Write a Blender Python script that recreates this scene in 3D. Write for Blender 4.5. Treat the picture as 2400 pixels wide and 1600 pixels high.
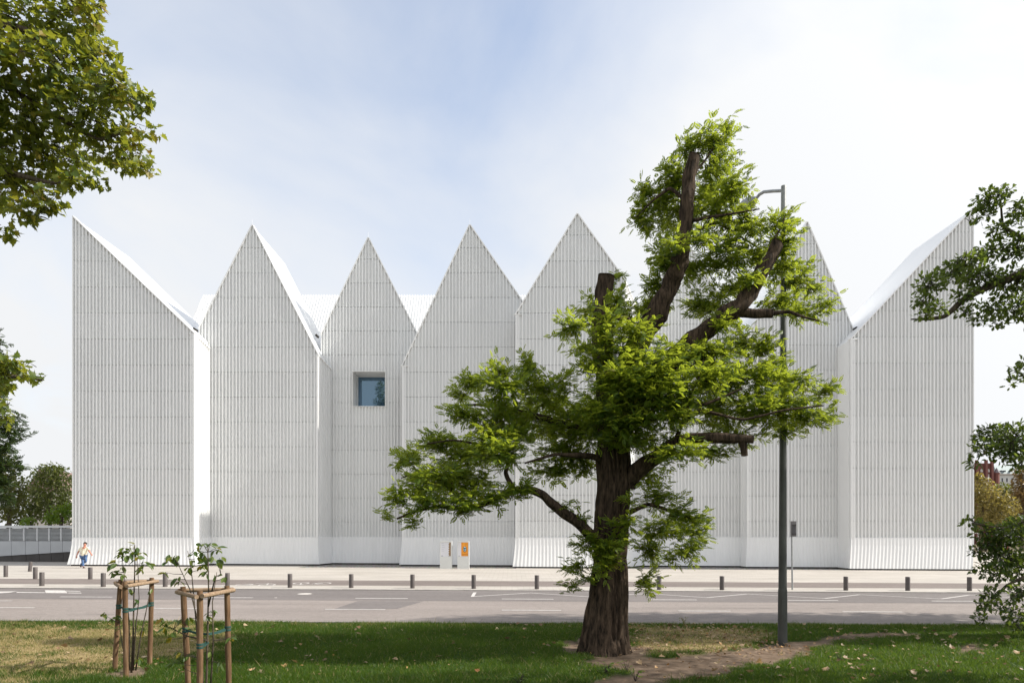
import bpy, bmesh, math, random
import numpy as np
from mathutils import Vector, Matrix

for o in list(bpy.data.objects):
    bpy.data.objects.remove(o, do_unlink=True)
SC = bpy.context.scene
COL = SC.collection
R = math.radians
rng = np.random.default_rng(7)
random.seed(7)

# ------------------------------------------------------------------ camera
F, CX, HY, CH, SLOPE = 1600.0, 1200.0, 1245.0, 2.44, 0.0048
cd = bpy.data.cameras.new('camera'); cam = bpy.data.objects.new('camera', cd); COL.objects.link(cam)
cam.location = (0, 0, CH); cam.rotation_euler = (R(90), 0, 0)
cd.sensor_width = 36; cd.lens = 24; cd.shift_y = (HY - 800) / 2400.0
cd.clip_start = 0.1; cd.clip_end = 3000
SC.camera = cam
SC.render.engine = 'CYCLES'
SC.cycles.use_denoising = True; SC.cycles.denoising_input_passes = 'RGB_ALBEDO_NORMAL'; SC.cycles.denoising_prefilter = 'ACCURATE'
SC.cycles.use_adaptive_sampling = False; SC.cycles.max_bounces = 8; SC.cycles.diffuse_bounces = 4; SC.cycles.transmission_bounces = 4
SC.view_settings.view_transform = 'Standard'; SC.view_settings.look = 'None'
SC.view_settings.exposure = 1.04; SC.view_settings.gamma = 1.0
SC.view_settings.use_curve_mapping = False

# ------------------------------------------------------------------ sun and sky
SUN_EL, SUN_AZ = R(38), R(1.5)
sp = Vector((math.cos(SUN_EL) * math.cos(SUN_AZ), -math.cos(SUN_EL) * math.sin(SUN_AZ), math.sin(SUN_EL)))
sl = bpy.data.lights.new('sun', 'SUN'); sl.energy = 3.3; sl.angle = R(0.6); sl.color = (1.0, 0.95, 0.87)
so = bpy.data.objects.new('sun', sl); COL.objects.link(so)
so.rotation_euler = (-sp).to_track_quat('-Z', 'Y').to_euler(); so.location = sp * 60

wd = bpy.data.worlds.new('World'); SC.world = wd; wd.use_nodes = True
nt = wd.node_tree; nt.nodes.clear()
def N(t, **kw):
    n = nt.nodes.new(t)
    for k, v in kw.items(): setattr(n, k, v)
    return n
def L(a, b): nt.links.new(a, b)
def M(op, a, b=None, c=None, clamp=False):
    n = N('ShaderNodeMath', operation=op); n.use_clamp = clamp
    for i, v in enumerate((a, b, c)):
        if v is None: continue
        if isinstance(v, (int, float)): n.inputs[i].default_value = v
        else: L(v, n.inputs[i])
    return n.outputs[0]
sky = N('ShaderNodeTexSky', sky_type='NISHITA', sun_disc=False)
sky.sun_elevation = SUN_EL; sky.sun_rotation = R(100); sky.air_density = 1.0; sky.dust_density = 0.6; sky.ozone_density = 1.5
bg1 = N('ShaderNodeBackground'); L(sky.outputs[0], bg1.inputs[0]); bg1.inputs[1].default_value = 0.125
tc = N('ShaderNodeTexCoord'); sx = N('ShaderNodeSeparateXYZ'); L(tc.outputs['Generated'], sx.inputs[0])
zz = M('ADD', M('MAXIMUM', sx.outputs[2], 0.0), 0.45)
cb = N('ShaderNodeCombineXYZ'); L(M('DIVIDE', sx.outputs[0], zz), cb.inputs[0]); L(M('DIVIDE', sx.outputs[1], zz), cb.inputs[1])
mp = N('ShaderNodeMapping'); mp.inputs['Rotation'].default_value = (0, 0, R(35)); mp.inputs['Location'].default_value = (0.9, 0.3, 0); mp.inputs['Scale'].default_value = (1.0, 0.85, 1)
L(cb.outputs[0], mp.inputs[0])
n1 = N('ShaderNodeTexNoise'); n1.inputs['Scale'].default_value = 2.0; n1.inputs['Detail'].default_value = 7; n1.inputs['Roughness'].default_value = 0.52
n1.inputs['Distortion'].default_value = 0.5
L(mp.outputs[0], n1.inputs['Vector'])
vm = N('ShaderNodeVectorMath', operation='DOT_PRODUCT'); L(tc.outputs['Generated'], vm.inputs[0])
vm.inputs[1].default_value = Vector((-0.38, 1.0, 0.66)).normalized()[:]
mr = N('ShaderNodeMapRange', interpolation_type='SMOOTHSTEP'); L(vm.outputs['Value'], mr.inputs[0])
mr.inputs[1].default_value = 0.78; mr.inputs[2].default_value = 0.97; mr.inputs[3].default_value = 0.0; mr.inputs[4].default_value = 0.32
low = M('MULTIPLY', M('SUBTRACT', 0.66, M('MAXIMUM', sx.outputs[2], 0.0)), 1.0)   # the veil thickens towards the horizon
cov = M('SUBTRACT', M('ADD', M('ADD', M('MULTIPLY', M('SUBTRACT', n1.outputs['Fac'], 0.5), 1.5), 0.86), low), mr.outputs[0], clamp=True)
vs = N('ShaderNodeVectorMath', operation='DOT_PRODUCT'); L(tc.outputs['Generated'], vs.inputs[0]); vs.inputs[1].default_value = sp[:]
halo = M('POWER', M('MAXIMUM', vs.outputs['Value'], 0.0), 3.0)     # thin cloud glows towards the sun
bg2 = N('ShaderNodeBackground'); bg2.inputs[0].default_value = (0.965, 0.98, 1.0, 1); L(M('ADD', M('MULTIPLY', halo, 0.22), 0.452), bg2.inputs[1])
mx = N('ShaderNodeMixShader'); L(cov, mx.inputs[0]); L(bg1.outputs[0], mx.inputs[1]); L(bg2.outputs[0], mx.inputs[2])
wo = N('ShaderNodeOutputWorld'); L(mx.outputs[0], wo.inputs[0])

# ------------------------------------------------------------------ helpers
def W(px, py, Y): return Vector(((px - CX) / F * Y, Y, CH + (HY - py) / F * Y))
def XP(px, Y): return (px - CX) / F * Y
def ZP(py, Y): return CH + (HY - py) / F * Y
def gz(x): return -SLOPE * x
def G(px, py, dz=0.0):
    dx, dd = (px - CX) / F, (HY - py) / F
    t = (dz - CH) / (dd + SLOPE * dx)
    return Vector((dx * t, t, CH + dd * t))

def tag(o, label=None, cat=None, group=None, kind=None):
    if label: o['label'] = label
    if cat: o['category'] = cat
    if group: o['group'] = group
    if kind: o['kind'] = kind
    return o
def thing(name, label, cat, loc=(0, 0, 0), group=None):
    o = bpy.data.objects.new(name, None); COL.objects.link(o); o.location = loc; o.empty_display_size = 0.2
    return tag(o, label, cat, group)
def link(name, me, mat=None, parent=None, loc=None):
    o = bpy.data.objects.new(name, me); COL.objects.link(o)
    if mat is not None and not me.materials: me.materials.append(mat)
    if parent is not None:
        o.parent = parent
        pw = Vector((0, 0, 0)); p = parent
        while p: pw += p.location; p = p.parent
        o.location = (Vector(loc) if loc is not None else Vector((0, 0, 0))) - pw
    elif loc is not None: o.location = loc
    return o
class MB:
    def __init__(s): s.v = []; s.f = []
    def add(s, vs, fs):
        b = len(s.v); s.v += [tuple(v) for v in vs]; s.f += [tuple(i + b for i in f) for f in fs]
    def box(s, x0, x1, y0, y1, z0, z1):
        s.add([(x0, y0, z0), (x1, y0, z0), (x1, y1, z0), (x0, y1, z0), (x0, y0, z1), (x1, y0, z1), (x1, y1, z1), (x0, y1, z1)],
              [(0, 3, 2, 1), (4, 5, 6, 7), (0, 1, 5, 4), (1, 2, 6, 5), (2, 3, 7, 6), (3, 0, 4, 7)])
    def prism(s, poly, off):
        n = len(poly); off = Vector(off)
        s.add([Vector(p) for p in poly] + [Vector(p) + off for p in poly],
              [tuple(range(n)), tuple(reversed(range(n, 2 * n)))] + [(i, i + n, (i + 1) % n + n, (i + 1) % n) for i in range(n)])
    def tube(s, pts, rad, sides=8, cap=True):
        pts = [Vector(p) for p in pts]; n = len(pts)
        if not hasattr(rad, '__len__'): rad = [rad] * n
        ref = Vector((0.31, 0.77, 0.2)); b = len(s.v)
        for i, p in enumerate(pts):
            t = (pts[min(i + 1, n - 1)] - pts[max(i - 1, 0)]).normalized()
            a = t.cross(ref)
            if a.length < 1e-3: a = t.cross(Vector((1, 0, 0)))
            a.normalize(); c = t.cross(a)
            for k in range(sides):
                th = 2 * math.pi * k / sides
                s.v.append(tuple(p + (a * math.cos(th) + c * math.sin(th)) * rad[i]))
        for i in range(n - 1):
            for k in range(sides):
                k2 = (k + 1) % sides
                s.f.append((b + i * sides + k, b + i * sides + k2, b + (i + 1) * sides + k2, b + (i + 1) * sides + k))
        if cap:
            s.f.append(tuple(b + k for k in reversed(range(sides)))); s.f.append(tuple(b + (n - 1) * sides + k for k in range(sides)))
    def lathe(s, prof, c=(0, 0, 0), sides=20):
        b = len(s.v); n = len(prof)
        for r, z in prof:
            for k in range(sides):
                th = 2 * math.pi * k / sides
                s.v.append((c[0] + r * math.cos(th), c[1] + r * math.sin(th), c[2] + z))
        for i in range(n - 1):
            for k in range(sides):
                k2 = (k + 1) % sides
                s.f.append((b + i * sides + k, b + i * sides + k2, b + (i + 1) * sides + k2, b + (i + 1) * sides + k))
        s.f.append(tuple(b + k for k in reversed(range(sides)))); s.f.append(tuple(b + (n - 1) * sides + k for k in range(sides)))
    def mesh(s, name, smooth=False, fixn=True):
        me = bpy.data.meshes.new(name); me.from_pydata(s.v, [], s.f); me.update()
        if fixn:
            bm = bmesh.new(); bm.from_mesh(me); bmesh.ops.recalc_face_normals(bm, faces=bm.faces); bm.to_mesh(me); bm.free()
        if smooth: me.polygons.foreach_set('use_smooth', [True] * len(me.polygons))
        return me
    def build(s, name, mat, parent=None, smooth=False, fixn=True):
        return link(name, s.mesh(name, smooth, fixn), mat, parent)
def smooth_by_angle(me, ang=40):
    me.polygons.foreach_set('use_smooth', [True] * len(me.polygons))
    try: me.set_sharp_from_angle(angle=R(ang))
    except Exception: pass
def np_mesh(name, V, Fc, mat, parent=None, tint=None, smooth=False):
    me = bpy.data.meshes.new(name); V = np.asarray(V, np.float32); Fc = np.asarray(Fc, np.int32); k = Fc.shape[1]
    me.vertices.add(len(V)); me.vertices.foreach_set('co', V.ravel())
    me.loops.add(Fc.size); me.loops.foreach_set('vertex_index', Fc.ravel())
    me.polygons.add(len(Fc)); me.polygons.foreach_set('loop_start', np.arange(0, Fc.size, k, dtype=np.int32))
    if tint is not None:
        at = me.attributes.new('tint', 'FLOAT', 'POINT'); at.data.foreach_set('value', np.asarray(tint, np.float32))
    me.update(calc_edges=True); me.validate()
    if smooth: me.polygons.foreach_set('use_smooth', np.ones(len(Fc), bool))
    return link(name, me, mat, parent)
def h3(i, j, k): 
    v = np.sin(i * 127.1 + j * 311.7 + k * 74.7) * 43758.5453
    return v - np.floor(v)
def vnoise(P, period=None):
    P = np.asarray(P, float); I = np.floor(P); f = P - I; u = f * f * (3 - 2 * f); out = 0
    for a in (0, 1):
        for b in (0, 1):
            for c in (0, 1):
                ii = I[..., 0] + a
                if period: ii = np.mod(ii, period)
                w = (u[..., 0] if a else 1 - u[..., 0]) * (u[..., 1] if b else 1 - u[..., 1]) * (u[..., 2] if c else 1 - u[..., 2])
                out = out + w * h3(ii, I[..., 1] + b, I[..., 2] + c)
    return out

# ------------------------------------------------------------------ materials
class Mat:
    def __init__(s, name):
        s.m = bpy.data.materials.new(name); s.m.use_nodes = True; s.t = s.m.node_tree
        s.b = s.t.nodes['Principled BSDF']; s.out = s.t.nodes['Material Output']
    def n(s, t, **kw):
        x = s.t.nodes.new(t)
        for k, v in kw.items(): setattr(x, k, v)
        return x
    def l(s, a, b): s.t.links.new(a, b)
    def noise(s, scale, detail=4, rough=0.55, coord='Object', stretch=None):
        c = s.n('ShaderNodeTexCoord'); o = c.outputs[coord]
        if stretch:
            m = s.n('ShaderNodeMapping'); m.inputs['Scale'].default_value = stretch; s.l(o, m.inputs[0]); o = m.outputs[0]
        x = s.n('ShaderNodeTexNoise'); x.inputs['Scale'].default_value = scale; x.inputs['Detail'].default_value = detail
        x.inputs['Roughness'].default_value = rough; s.l(o, x.inputs['Vector']); return x.outputs['Fac']
    def ramp(s, fac, stops):
        r = s.n('ShaderNodeValToRGB'); e = r.color_ramp.elements
        while len(e) < len(stops): e.new(0.5)
        for i, (p, c) in enumerate(stops): e[i].position = p; e[i].color = (*c, 1)
        s.l(fac, r.inputs[0]); return r.outputs[0]
    def mix(s, fac, a, b, mode='MIX'):
        x = s.n('ShaderNodeMix', data_type='RGBA', blend_type=mode)
        for sock, v in ((x.inputs[0], fac), (x.inputs[6], a), (x.inputs[7], b)):
            if isinstance(v, (int, float)): sock.default_value = v
            elif isinstance(v, tuple): sock.default_value = (*v, 1)
            else: s.l(v, sock)
        return x.outputs[2]
    def bump(s, h, strength=0.3, dist=0.02):
        x = s.n('ShaderNodeBump'); x.inputs['Strength'].default_value = strength; x.inputs['Distance'].default_value = dist
        s.l(h, x.inputs['Height']); s.l(x.outputs[0], s.b.inputs['Normal'])
    def col(s, c): 
        if isinstance(c, tuple): s.b.inputs['Base Color'].default_value = (*c, 1)
        else: s.l(c, s.b.inputs['Base Color'])
    def set(s, rough=0.6, metal=0.0, spec=0.5):
        s.b.inputs['Roughness'].default_value = rough; s.b.inputs['Metallic'].default_value = metal
        s.b.inputs['Specular IOR Level'].default_value = spec
def simple(name, c, var=0.12, scale=6, rough=0.6, metal=0.0, spec=0.5, bump=0.0, stretch=None, bscale=None):
    m = Mat(name); m.set(rough, metal, spec)
    f = m.noise(scale, 5, stretch=stretch)
    lo = tuple(x * (1 - var) for x in c); hi = tuple(min(1, x * (1 + var)) for x in c)
    m.col(m.ramp(f, [(0.3, lo), (0.7, hi)]))
    if bump: m.bump(m.noise(bscale or scale * 6, 4, stretch=stretch), bump, 0.01)
    return m.m
def leafmat(name, stops, trans=0.45, tcol=(0.30, 0.42, 0.03), random_obj=False, gloss=0.35):
    m = Mat(name); m.t.nodes.remove(m.b)
    if random_obj: fac = m.n('ShaderNodeObjectInfo').outputs['Random']
    else: fac = m.n('ShaderNodeAttribute', attribute_name='tint').outputs['Fac']
    c = m.ramp(fac, stops)
    d = m.n('ShaderNodeBsdfPrincipled'); m.l(c, d.inputs['Base Color']); d.inputs['Roughness'].default_value = 0.45
    d.inputs['Specular IOR Level'].default_value = gloss
    t = m.n('ShaderNodeBsdfTranslucent'); tcn = m.mix(0.75, c, tcol)
    m.l(tcn, t.inputs[0])
    x = m.n('ShaderNodeMixShader'); x.inputs[0].default_value = trans
    m.l(d.outputs[0], x.inputs[1]); m.l(t.outputs[0], x.inputs[2]); m.l(x.outputs[0], m.out.inputs[0])
    return m.m

def facade_mat(name, c, rough, vary):
    m = Mat(name); m.set(rough, 0, .4)
    f = m.noise(.7, 5, .6, stretch=(2.2, 2.2, .16)); oi = m.n('ShaderNodeObjectInfo').outputs['Random']
    k = m.ramp(f, [(.3, tuple(x * .95 for x in c)), (.6, c)])
    k = m.mix(1.0, k, m.ramp(oi, [(0, (1 - vary,) * 3), (1, (1.0,) * 3)]), 'MULTIPLY'); m.col(k); return m.m
WHITE = facade_mat('white painted aluminium', (0.86, 0.865, 0.86), 0.38, .03)
WHITE2 = facade_mat('white facade sheet', (0.83, 0.84, 0.835), 0.42, .06)
ROOFW = simple('white roof sheet', (0.82, 0.825, 0.82), 0.02, 0.4, 0.45)
SKIRTM = facade_mat('white skirt sheet', (0.85, 0.855, 0.855), 0.42, .03)
DARK = simple('dark plinth', (0.022, 0.020, 0.018), 0.3, 5, 0.7)
CORE = simple('facade backing', (0.42, 0.43, 0.43), 0.05, 1, 0.7)
GREYM = simple('grey panel', (0.46, 0.48, 0.50), 0.05, 1.0, 0.45)
GREYL = simple('pale grey metal', (0.58, 0.60, 0.61), 0.06, 2.0, 0.42)
CONC = simple('dark concrete', (0.075, 0.070, 0.068), 0.15, 1.2, 0.8, bump=0.2)
BOLL = simple('brown grey painted steel', (0.085, 0.072, 0.068), 0.15, 9, 0.5)
POLE = simple('weathered galvanised steel', (0.070, 0.074, 0.070), 0.3, 5, 0.55, metal=0.2, stretch=(1, 1, 0.3))
POLEL = simple('galvanised steel', (0.30, 0.31, 0.31), 0.2, 7, 0.5, metal=0.3)

# ------------------------------------------------------------------ ground, road, pavement
def sheet(name, pts, dz, mat, parent=None, thick=None, kind=None):
    mb = MB(); P = [(x, y, gz(x) + dz) for x, y in pts]
    if thick: mb.prism(P, (0, 0, -thick))
    else: mb.add(P, [tuple(range(len(P)))])
    o = mb.build(name, mat, parent, fixn=True)
    if not thick and o.data.polygons[0].normal.z < 0:
        o.data.flip_normals()
    if kind: o['kind'] = kind
    return o
def rect(x0, x1, y0, y1): return [(x0, y0), (x1, y0), (x1, y1), (x0, y1)]

def asphalt(name, c, grain=0.16, sheen=0.0):
    m = Mat(name); m.set(0.85, 0, 0.3)
    a = m.noise(0.35, 5, 0.6, stretch=(0.35, 1.6, 1)); b = m.noise(26, 3, 0.7); g = m.noise(110, 2, 0.6); big = m.noise(5, 4, 0.6)
    base = m.ramp(a, [(0.3, tuple(x * 0.86 for x in c)), (0.7, tuple(x * 1.12 for x in c))])
    base = m.mix(0.55, base, m.ramp(b, [(0.3, (1 - grain,) * 3), (0.72, (1 + grain,) * 3)]), 'MULTIPLY')
    base = m.mix(0.6, base, m.ramp(g, [(0.3, (0.62,) * 3), (0.7, (1.38,) * 3)]), 'MULTIPLY')
    base = m.mix(0.5, base, m.ramp(big, [(0.35, (0.86, 0.85, 0.84)), (0.65, (1.1, 1.1, 1.1))]), 'MULTIPLY')
    m.col(base); m.bump(g, 0.35, 0.01); return m.m
ASPH_OLD = asphalt('worn pinkish asphalt', (0.255, 0.222, 0.203), 0.35)
ASPH_NEW = asphalt('newer grey asphalt', (0.170, 0.152, 0.145), 0.12)
ASPH_BIKE = asphalt('brown grey cycle asphalt', (0.190, 0.160, 0.145), 0.12)
def paving():
    m = Mat('pale granite paving'); m.set(0.8, 0, 0.3)
    c = m.n('ShaderNodeTexCoord'); br = m.n('ShaderNodeTexBrick'); m.l(c.outputs['Object'], br.inputs[0])
    br.inputs['Scale'].default_value = 1.0; br.inputs['Brick Width'].default_value = 0.5; br.inputs['Row Height'].default_value = 0.25
    br.inputs['Mortar Size'].default_value = 0.012; br.inputs['Mortar Smooth'].default_value = 0.4
    br.inputs['Color1'].default_value = (0.465, 0.43, 0.388, 1); br.inputs['Color2'].default_value = (0.415, 0.385, 0.35, 1); br.inputs['Mortar'].default_value = (0.33, 0.295, 0.255, 1)
    n = m.noise(0.5, 5, 0.6, stretch=(0.4, 1.2, 1)); sp_ = m.noise(14, 3)
    k = m.mix(1.0, br.outputs['Color'], m.ramp(n, [(0.3, (0.84, 0.83, 0.81)), (0.7, (1.08, 1.08, 1.08))]), 'MULTIPLY')
    k = m.mix(1.0, k, m.ramp(sp_, [(0.22, (0.78, 0.76, 0.74)), (0.4, (1, 1, 1))]), 'MULTIPLY')
    m.col(k); m.bump(br.outputs['Fac'], -0.3, 0.01); return m.m
PAVE = paving()
def cobbles():
    m = Mat('grey cobbles'); m.set(0.8, 0, 0.3)
    c = m.n('ShaderNodeTexCoord'); v = m.n('ShaderNodeTexVoronoi'); v.inputs['Scale'].default_value = 7.5; m.l(c.outputs['Object'], v.inputs['Vector'])
    k = m.ramp(v.outputs['Distance'], [(0.0, (0.34, 0.315, 0.28)), (0.5, (0.26, 0.24, 0.215)), (0.72, (0.12, 0.11, 0.10))])
    m.col(m.mix(0.35, k, v.outputs['Color'], 'SOFT_LIGHT')); m.bump(v.outputs['Distance'], -0.8, 0.03); return m.m
COBB = cobbles()
KERB = simple('granite kerb', (0.42, 0.39, 0.355), 0.12, 3, 0.8, bump=0.2)
KERBD = simple('dark kerb joint stone', (0.24, 0.22, 0.20), 0.15, 3, 0.85, bump=0.2)
PAINT = simple('worn road paint', (0.52, 0.49, 0.465), 0.2, 9, 0.7)
def soilmat():
    m = Mat('park soil'); m.set(0.95, 0, 0.1); m.col(m.ramp(m.noise(3, 6), [(0.3, (0.10, 0.085, 0.05)), (0.7, (0.16, 0.13, 0.08))])); return m.m
SOIL = soilmat()

YK, YB0, YB1, YN = 28.05, 29.95, 33.1, 17.85       # far kerb, cycle lane edges, near kerb
PH = 0.04
ground = sheet('ground', rect(-700, 700, -60, 1300), -0.16, SOIL, kind='structure')
road = sheet('road', rect(-120, 120, YN, YK), 0.0, ASPH_OLD, kind='structure')
strip = sheet('asphalt_strip', rect(-120, 120, 23.95, YK - 0.01), 0.004, ASPH_NEW, road)
pp = [G(780, 1427), G(930, 1426), G(992, 1408.6), G(840, 1407.4)]
sheet('asphalt_patch', [(p.x, p.y) for p in pp], 0.004, ASPH_NEW, road)
pavement = sheet('pavement', rect(-120, 120, YK + 0.3, 90), PH, PAVE, thick=0.3, kind='structure')
sheet('cycle_lane', rect(-120, 120, YB0, YB1), PH + 0.004, ASPH_BIKE, pavement)
mb = MB(); 
kerb = thing('far_kerb', 'long row of pale granite kerb stones between the road and the cycle lane', 'kerb', (0, YK, 0))
for i in range(48):
    x0 = -24 + i
    mb = MB(); d = random.uniform(-0.004, 0.004)
    mb.prism([(x0 + .006, YK + d, gz(x0) + PH + d), (x0 + .994, YK + d, gz(x0 + 1) + PH + d), (x0 + .994, YK + .295, gz(x0 + 1) + PH + d), (x0 + .006, YK + .295, gz(x0) + PH + d)], (0, 0, -0.25))
    mb.build('kerb_stone', KERB, kerb)
nkerb = thing('near_kerb', 'low dark kerb stones along the edge of the lawn', 'kerb', (0, YN, 0))
for i in range(30):
    x0 = -15 + i; d = random.uniform(-0.006, 0.006)
    mb = MB(); mb.prism([(x0 + .006, YN - .12 + d, gz(x0) + .07 + d), (x0 + .994, YN - .12 + d, gz(x0 + 1) + .07), (x0 + .994, YN - .002, gz(x0 + 1) + .07), (x0 + .006, YN - .002, gz(x0) + .07 + d)], (0, 0, -0.25))
    mb.build('kerb_stone', KERBD, nkerb)

# markings ---------------------------------------------------------
def mark(name, polys, dz=0.008, parent=None, mat=None):
    mb = MB()
    for p in polys: mb.add([(x, y, gz(x) + dz) for x, y in p], [tuple(range(len(p)))])
    o = mb.build(name, mat or PAINT, parent or road, fixn=False)
    for f in o.data.polygons:
        if f.normal.z < 0: f.flip()
    return o
def line(p, q, w):
    d = (Vector(q) - Vector(p)).normalized(); n = Vector((-d.y, d.x)) * w / 2
    p, q = Vector(p), Vector(q); return [tuple(p - n), tuple(q - n), tuple(q + n), tuple(p + n)]
def gp(px, py): g = G(px, py); return (g.x, g.y)
for a, b in ((141, 264), (484, 593), (833, 956), (1176, 1297), (1519, 1633), (1846, 1964), (2183, 2300)):
    mark('lane_dash', [rect(XP(a, 24.7), XP(b, 24.7), 24.62, 24.76)])
for a, b in ((-60, 81), (360, 470), (762, 903), (1176, 1315), (1590, 1712), (1975, 2115)):
    mark('lane_dash', [rect(XP(a, 21.2), XP(b, 21.2), 21.12, 21.26)])
mark('lane_dash', [rect(XP(-40, 23.2), XP(27, 23.2), 23.15, 23.27)])
zz_ = [(1105, 1397.5), (1242, 1389), (1380, 1398), (1516, 1390.5), (1655, 1400), (1751, 1391.5), (1932, 1402), (2014, 1393), (2206, 1403), (2271, 1394), (2420, 1404)]
zp = [gp(*p) for p in zz_]
mark('zigzag_line', [line(zp[i], zp[i + 1], 0.11) for i in range(0, len(zp) - 1, 2)])
mark('zigzag_line', [line(zp[i], zp[i + 1], 0.11) for i in range(1, len(zp) - 1, 2)], dz=0.0105)
mark('end_tick', [[gp(1103, 1398.5), gp(1111, 1398.0), gp(1117, 1388), gp(1109, 1388.3)]], dz=0.013)
mark('lane_arrow', [[gp(105, 1382.5), gp(152, 1383), gp(159, 1389.5), gp(107, 1389)], [gp(160, 1388.2), gp(190, 1388.6), gp(191, 1390), gp(160, 1389.6)],
                    [gp(154, 1383.6), gp(186, 1384.8), gp(190, 1386.0), gp(154, 1384.8)],
                    [gp(40, 1386.6), gp(105, 1387.6), gp(105, 1389), gp(38, 1388.4)]])
mark('lane_arrow', [[gp(-20, 1386), gp(41, 1385), gp(20, 1388.5), gp(-20, 1390.5)]])
TAR = simple('tar crack filler', (0.10, 0.088, 0.082), .15, 8, .7)
for y0, xa, xb in ((19.05, -1.6, 9.5), (22.55, -13, -6.5), (19.6, -14, -9), (22.1, 4, 11)):
    pts = []; x = xa; y = y0
    while x < xb: pts.append((x, y)); x += random.uniform(.3, .7); y = y0 + random.uniform(-.05, .05)
    for i, (p, q) in enumerate(zip(pts, pts[1:])):
        if random.random() < .85: mark('tar_crack', [line(p, q, random.uniform(.012, .03))], .006, mat=TAR)
for X in (-.9, 5.9): mark('tar_crack', [line((X, YN + .03), (X + .08, YN + 1.2), .018)], .006, mat=TAR)
def bike(c, flip):
    s = -1 if flip else 1; out = []
    def P(x, y): return (c[0] + s * x, c[1] + s * y)
    for cx in (-0.5, 0.5):
        for k in range(14):
            a, b = 2 * math.pi * k / 14, 2 * math.pi * (k + 1) / 14
            out.append([P(cx + .28 * math.cos(a), .28 * math.sin(a) * 1.5), P(cx + .36 * math.cos(a), .36 * math.sin(a) * 1.5), P(cx + .36 * math.cos(b), .36 * math.sin(b) * 1.5), P(cx + .28 * math.cos(b), .28 * math.sin(b) * 1.5)])
    o1 = out
    o2 = [line(P(-.5, 0), P(-.15, .55), .07), line(P(.5, 0), P(.3, .75), .07)]
    o3 = [line(P(-.22, .72), P(.3, .55), .07), line(P(.15, .82), P(.45, .82), .07), line(P(-.5, 0), P(.05, -.05), .07)]
    mark('bicycle_symbol', o1, PH + 0.008, pavement); mark('bicycle_symbol', o2, PH + 0.0105, pavement); mark('bicycle_symbol', o3, PH + 0.013, pavement)
g = G(604, 1370, PH); bike((g.x - .1, g.y), False)
g = G(728, 1366, PH); bike((g.x + .1, g.y - .1), True)
MANH = simple('pale worn manhole lid', (0.62, 0.58, 0.54), 0.1, 12, 0.6)
for px, py, r, lb in ((714, 1391.3, 0.30, 'pale round manhole cover in the far traffic lane'), (646, 1400.5, 0.06, 'tiny pale valve cover in the far traffic lane')):
    g = G(px, py); t = thing('manhole_cover', lb, 'manhole cover', (g.x, g.y, g.z))
    m1 = MB(); m1.lathe([(r, -0.02), (r, .009), (r * .86, .009)], (g.x, g.y, g.z), 24); m1.build('rim', KERBD, t)
    m1 = MB(); m1.lathe([(r * .85, -0.02), (r * .85, .012)], (g.x, g.y, g.z), 24); m1.build('lid', MANH, t)
# cobble strip along the recessed bays
for a, b in (((745, 49), (1210, 45)), ((1470, 48), (1990, 45.5))):
    sheet('cobble_strip', rect(XP(a[0], a[1]), XP(b[0], b[1]), 44.3, 49.5), PH + 0.004, COBB, pavement)

# ------------------------------------------------------------------ concert hall
hall = thing('concert_hall', 'white concert hall with ribbed pointed gables along the street', 'building', (0, 46, 0))
PITCH, RIBW, RIBD = 0.233, 0.066, 0.128
SK_TOP, J0, JP = 2.06, 3.14, 1.716
def clip(poly, axis_fn):   # keep axis_fn(p) >= 0
    out = []
    for i in range(len(poly)):
        p, q = poly[i], poly[(i + 1) % len(poly)]; a, b = axis_fn(p), axis_fn(q)
        if a >= 0: out.append(p)
        if (a >= 0) != (b >= 0):
            t = a / (a - b); out.append((p[0] + (q[0] - p[0]) * t, p[1] + (q[1] - p[1]) * t))
    return out
def prof(top, s):
    for (s0, z0), (s1, z1) in zip(top, top[1:]):
        if s0 <= s <= s1 + 1e-6: return z0 + (z1 - z0) * (s - s0) / max(1e-6, s1 - s0)
    return top[-1][1] if s > top[-1][0] else top[0][1]
KICK = 0.17
def miter(n1, n2):
    m = n1 + n2; return m * (KICK / max(.2, m.dot(n1)))
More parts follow.
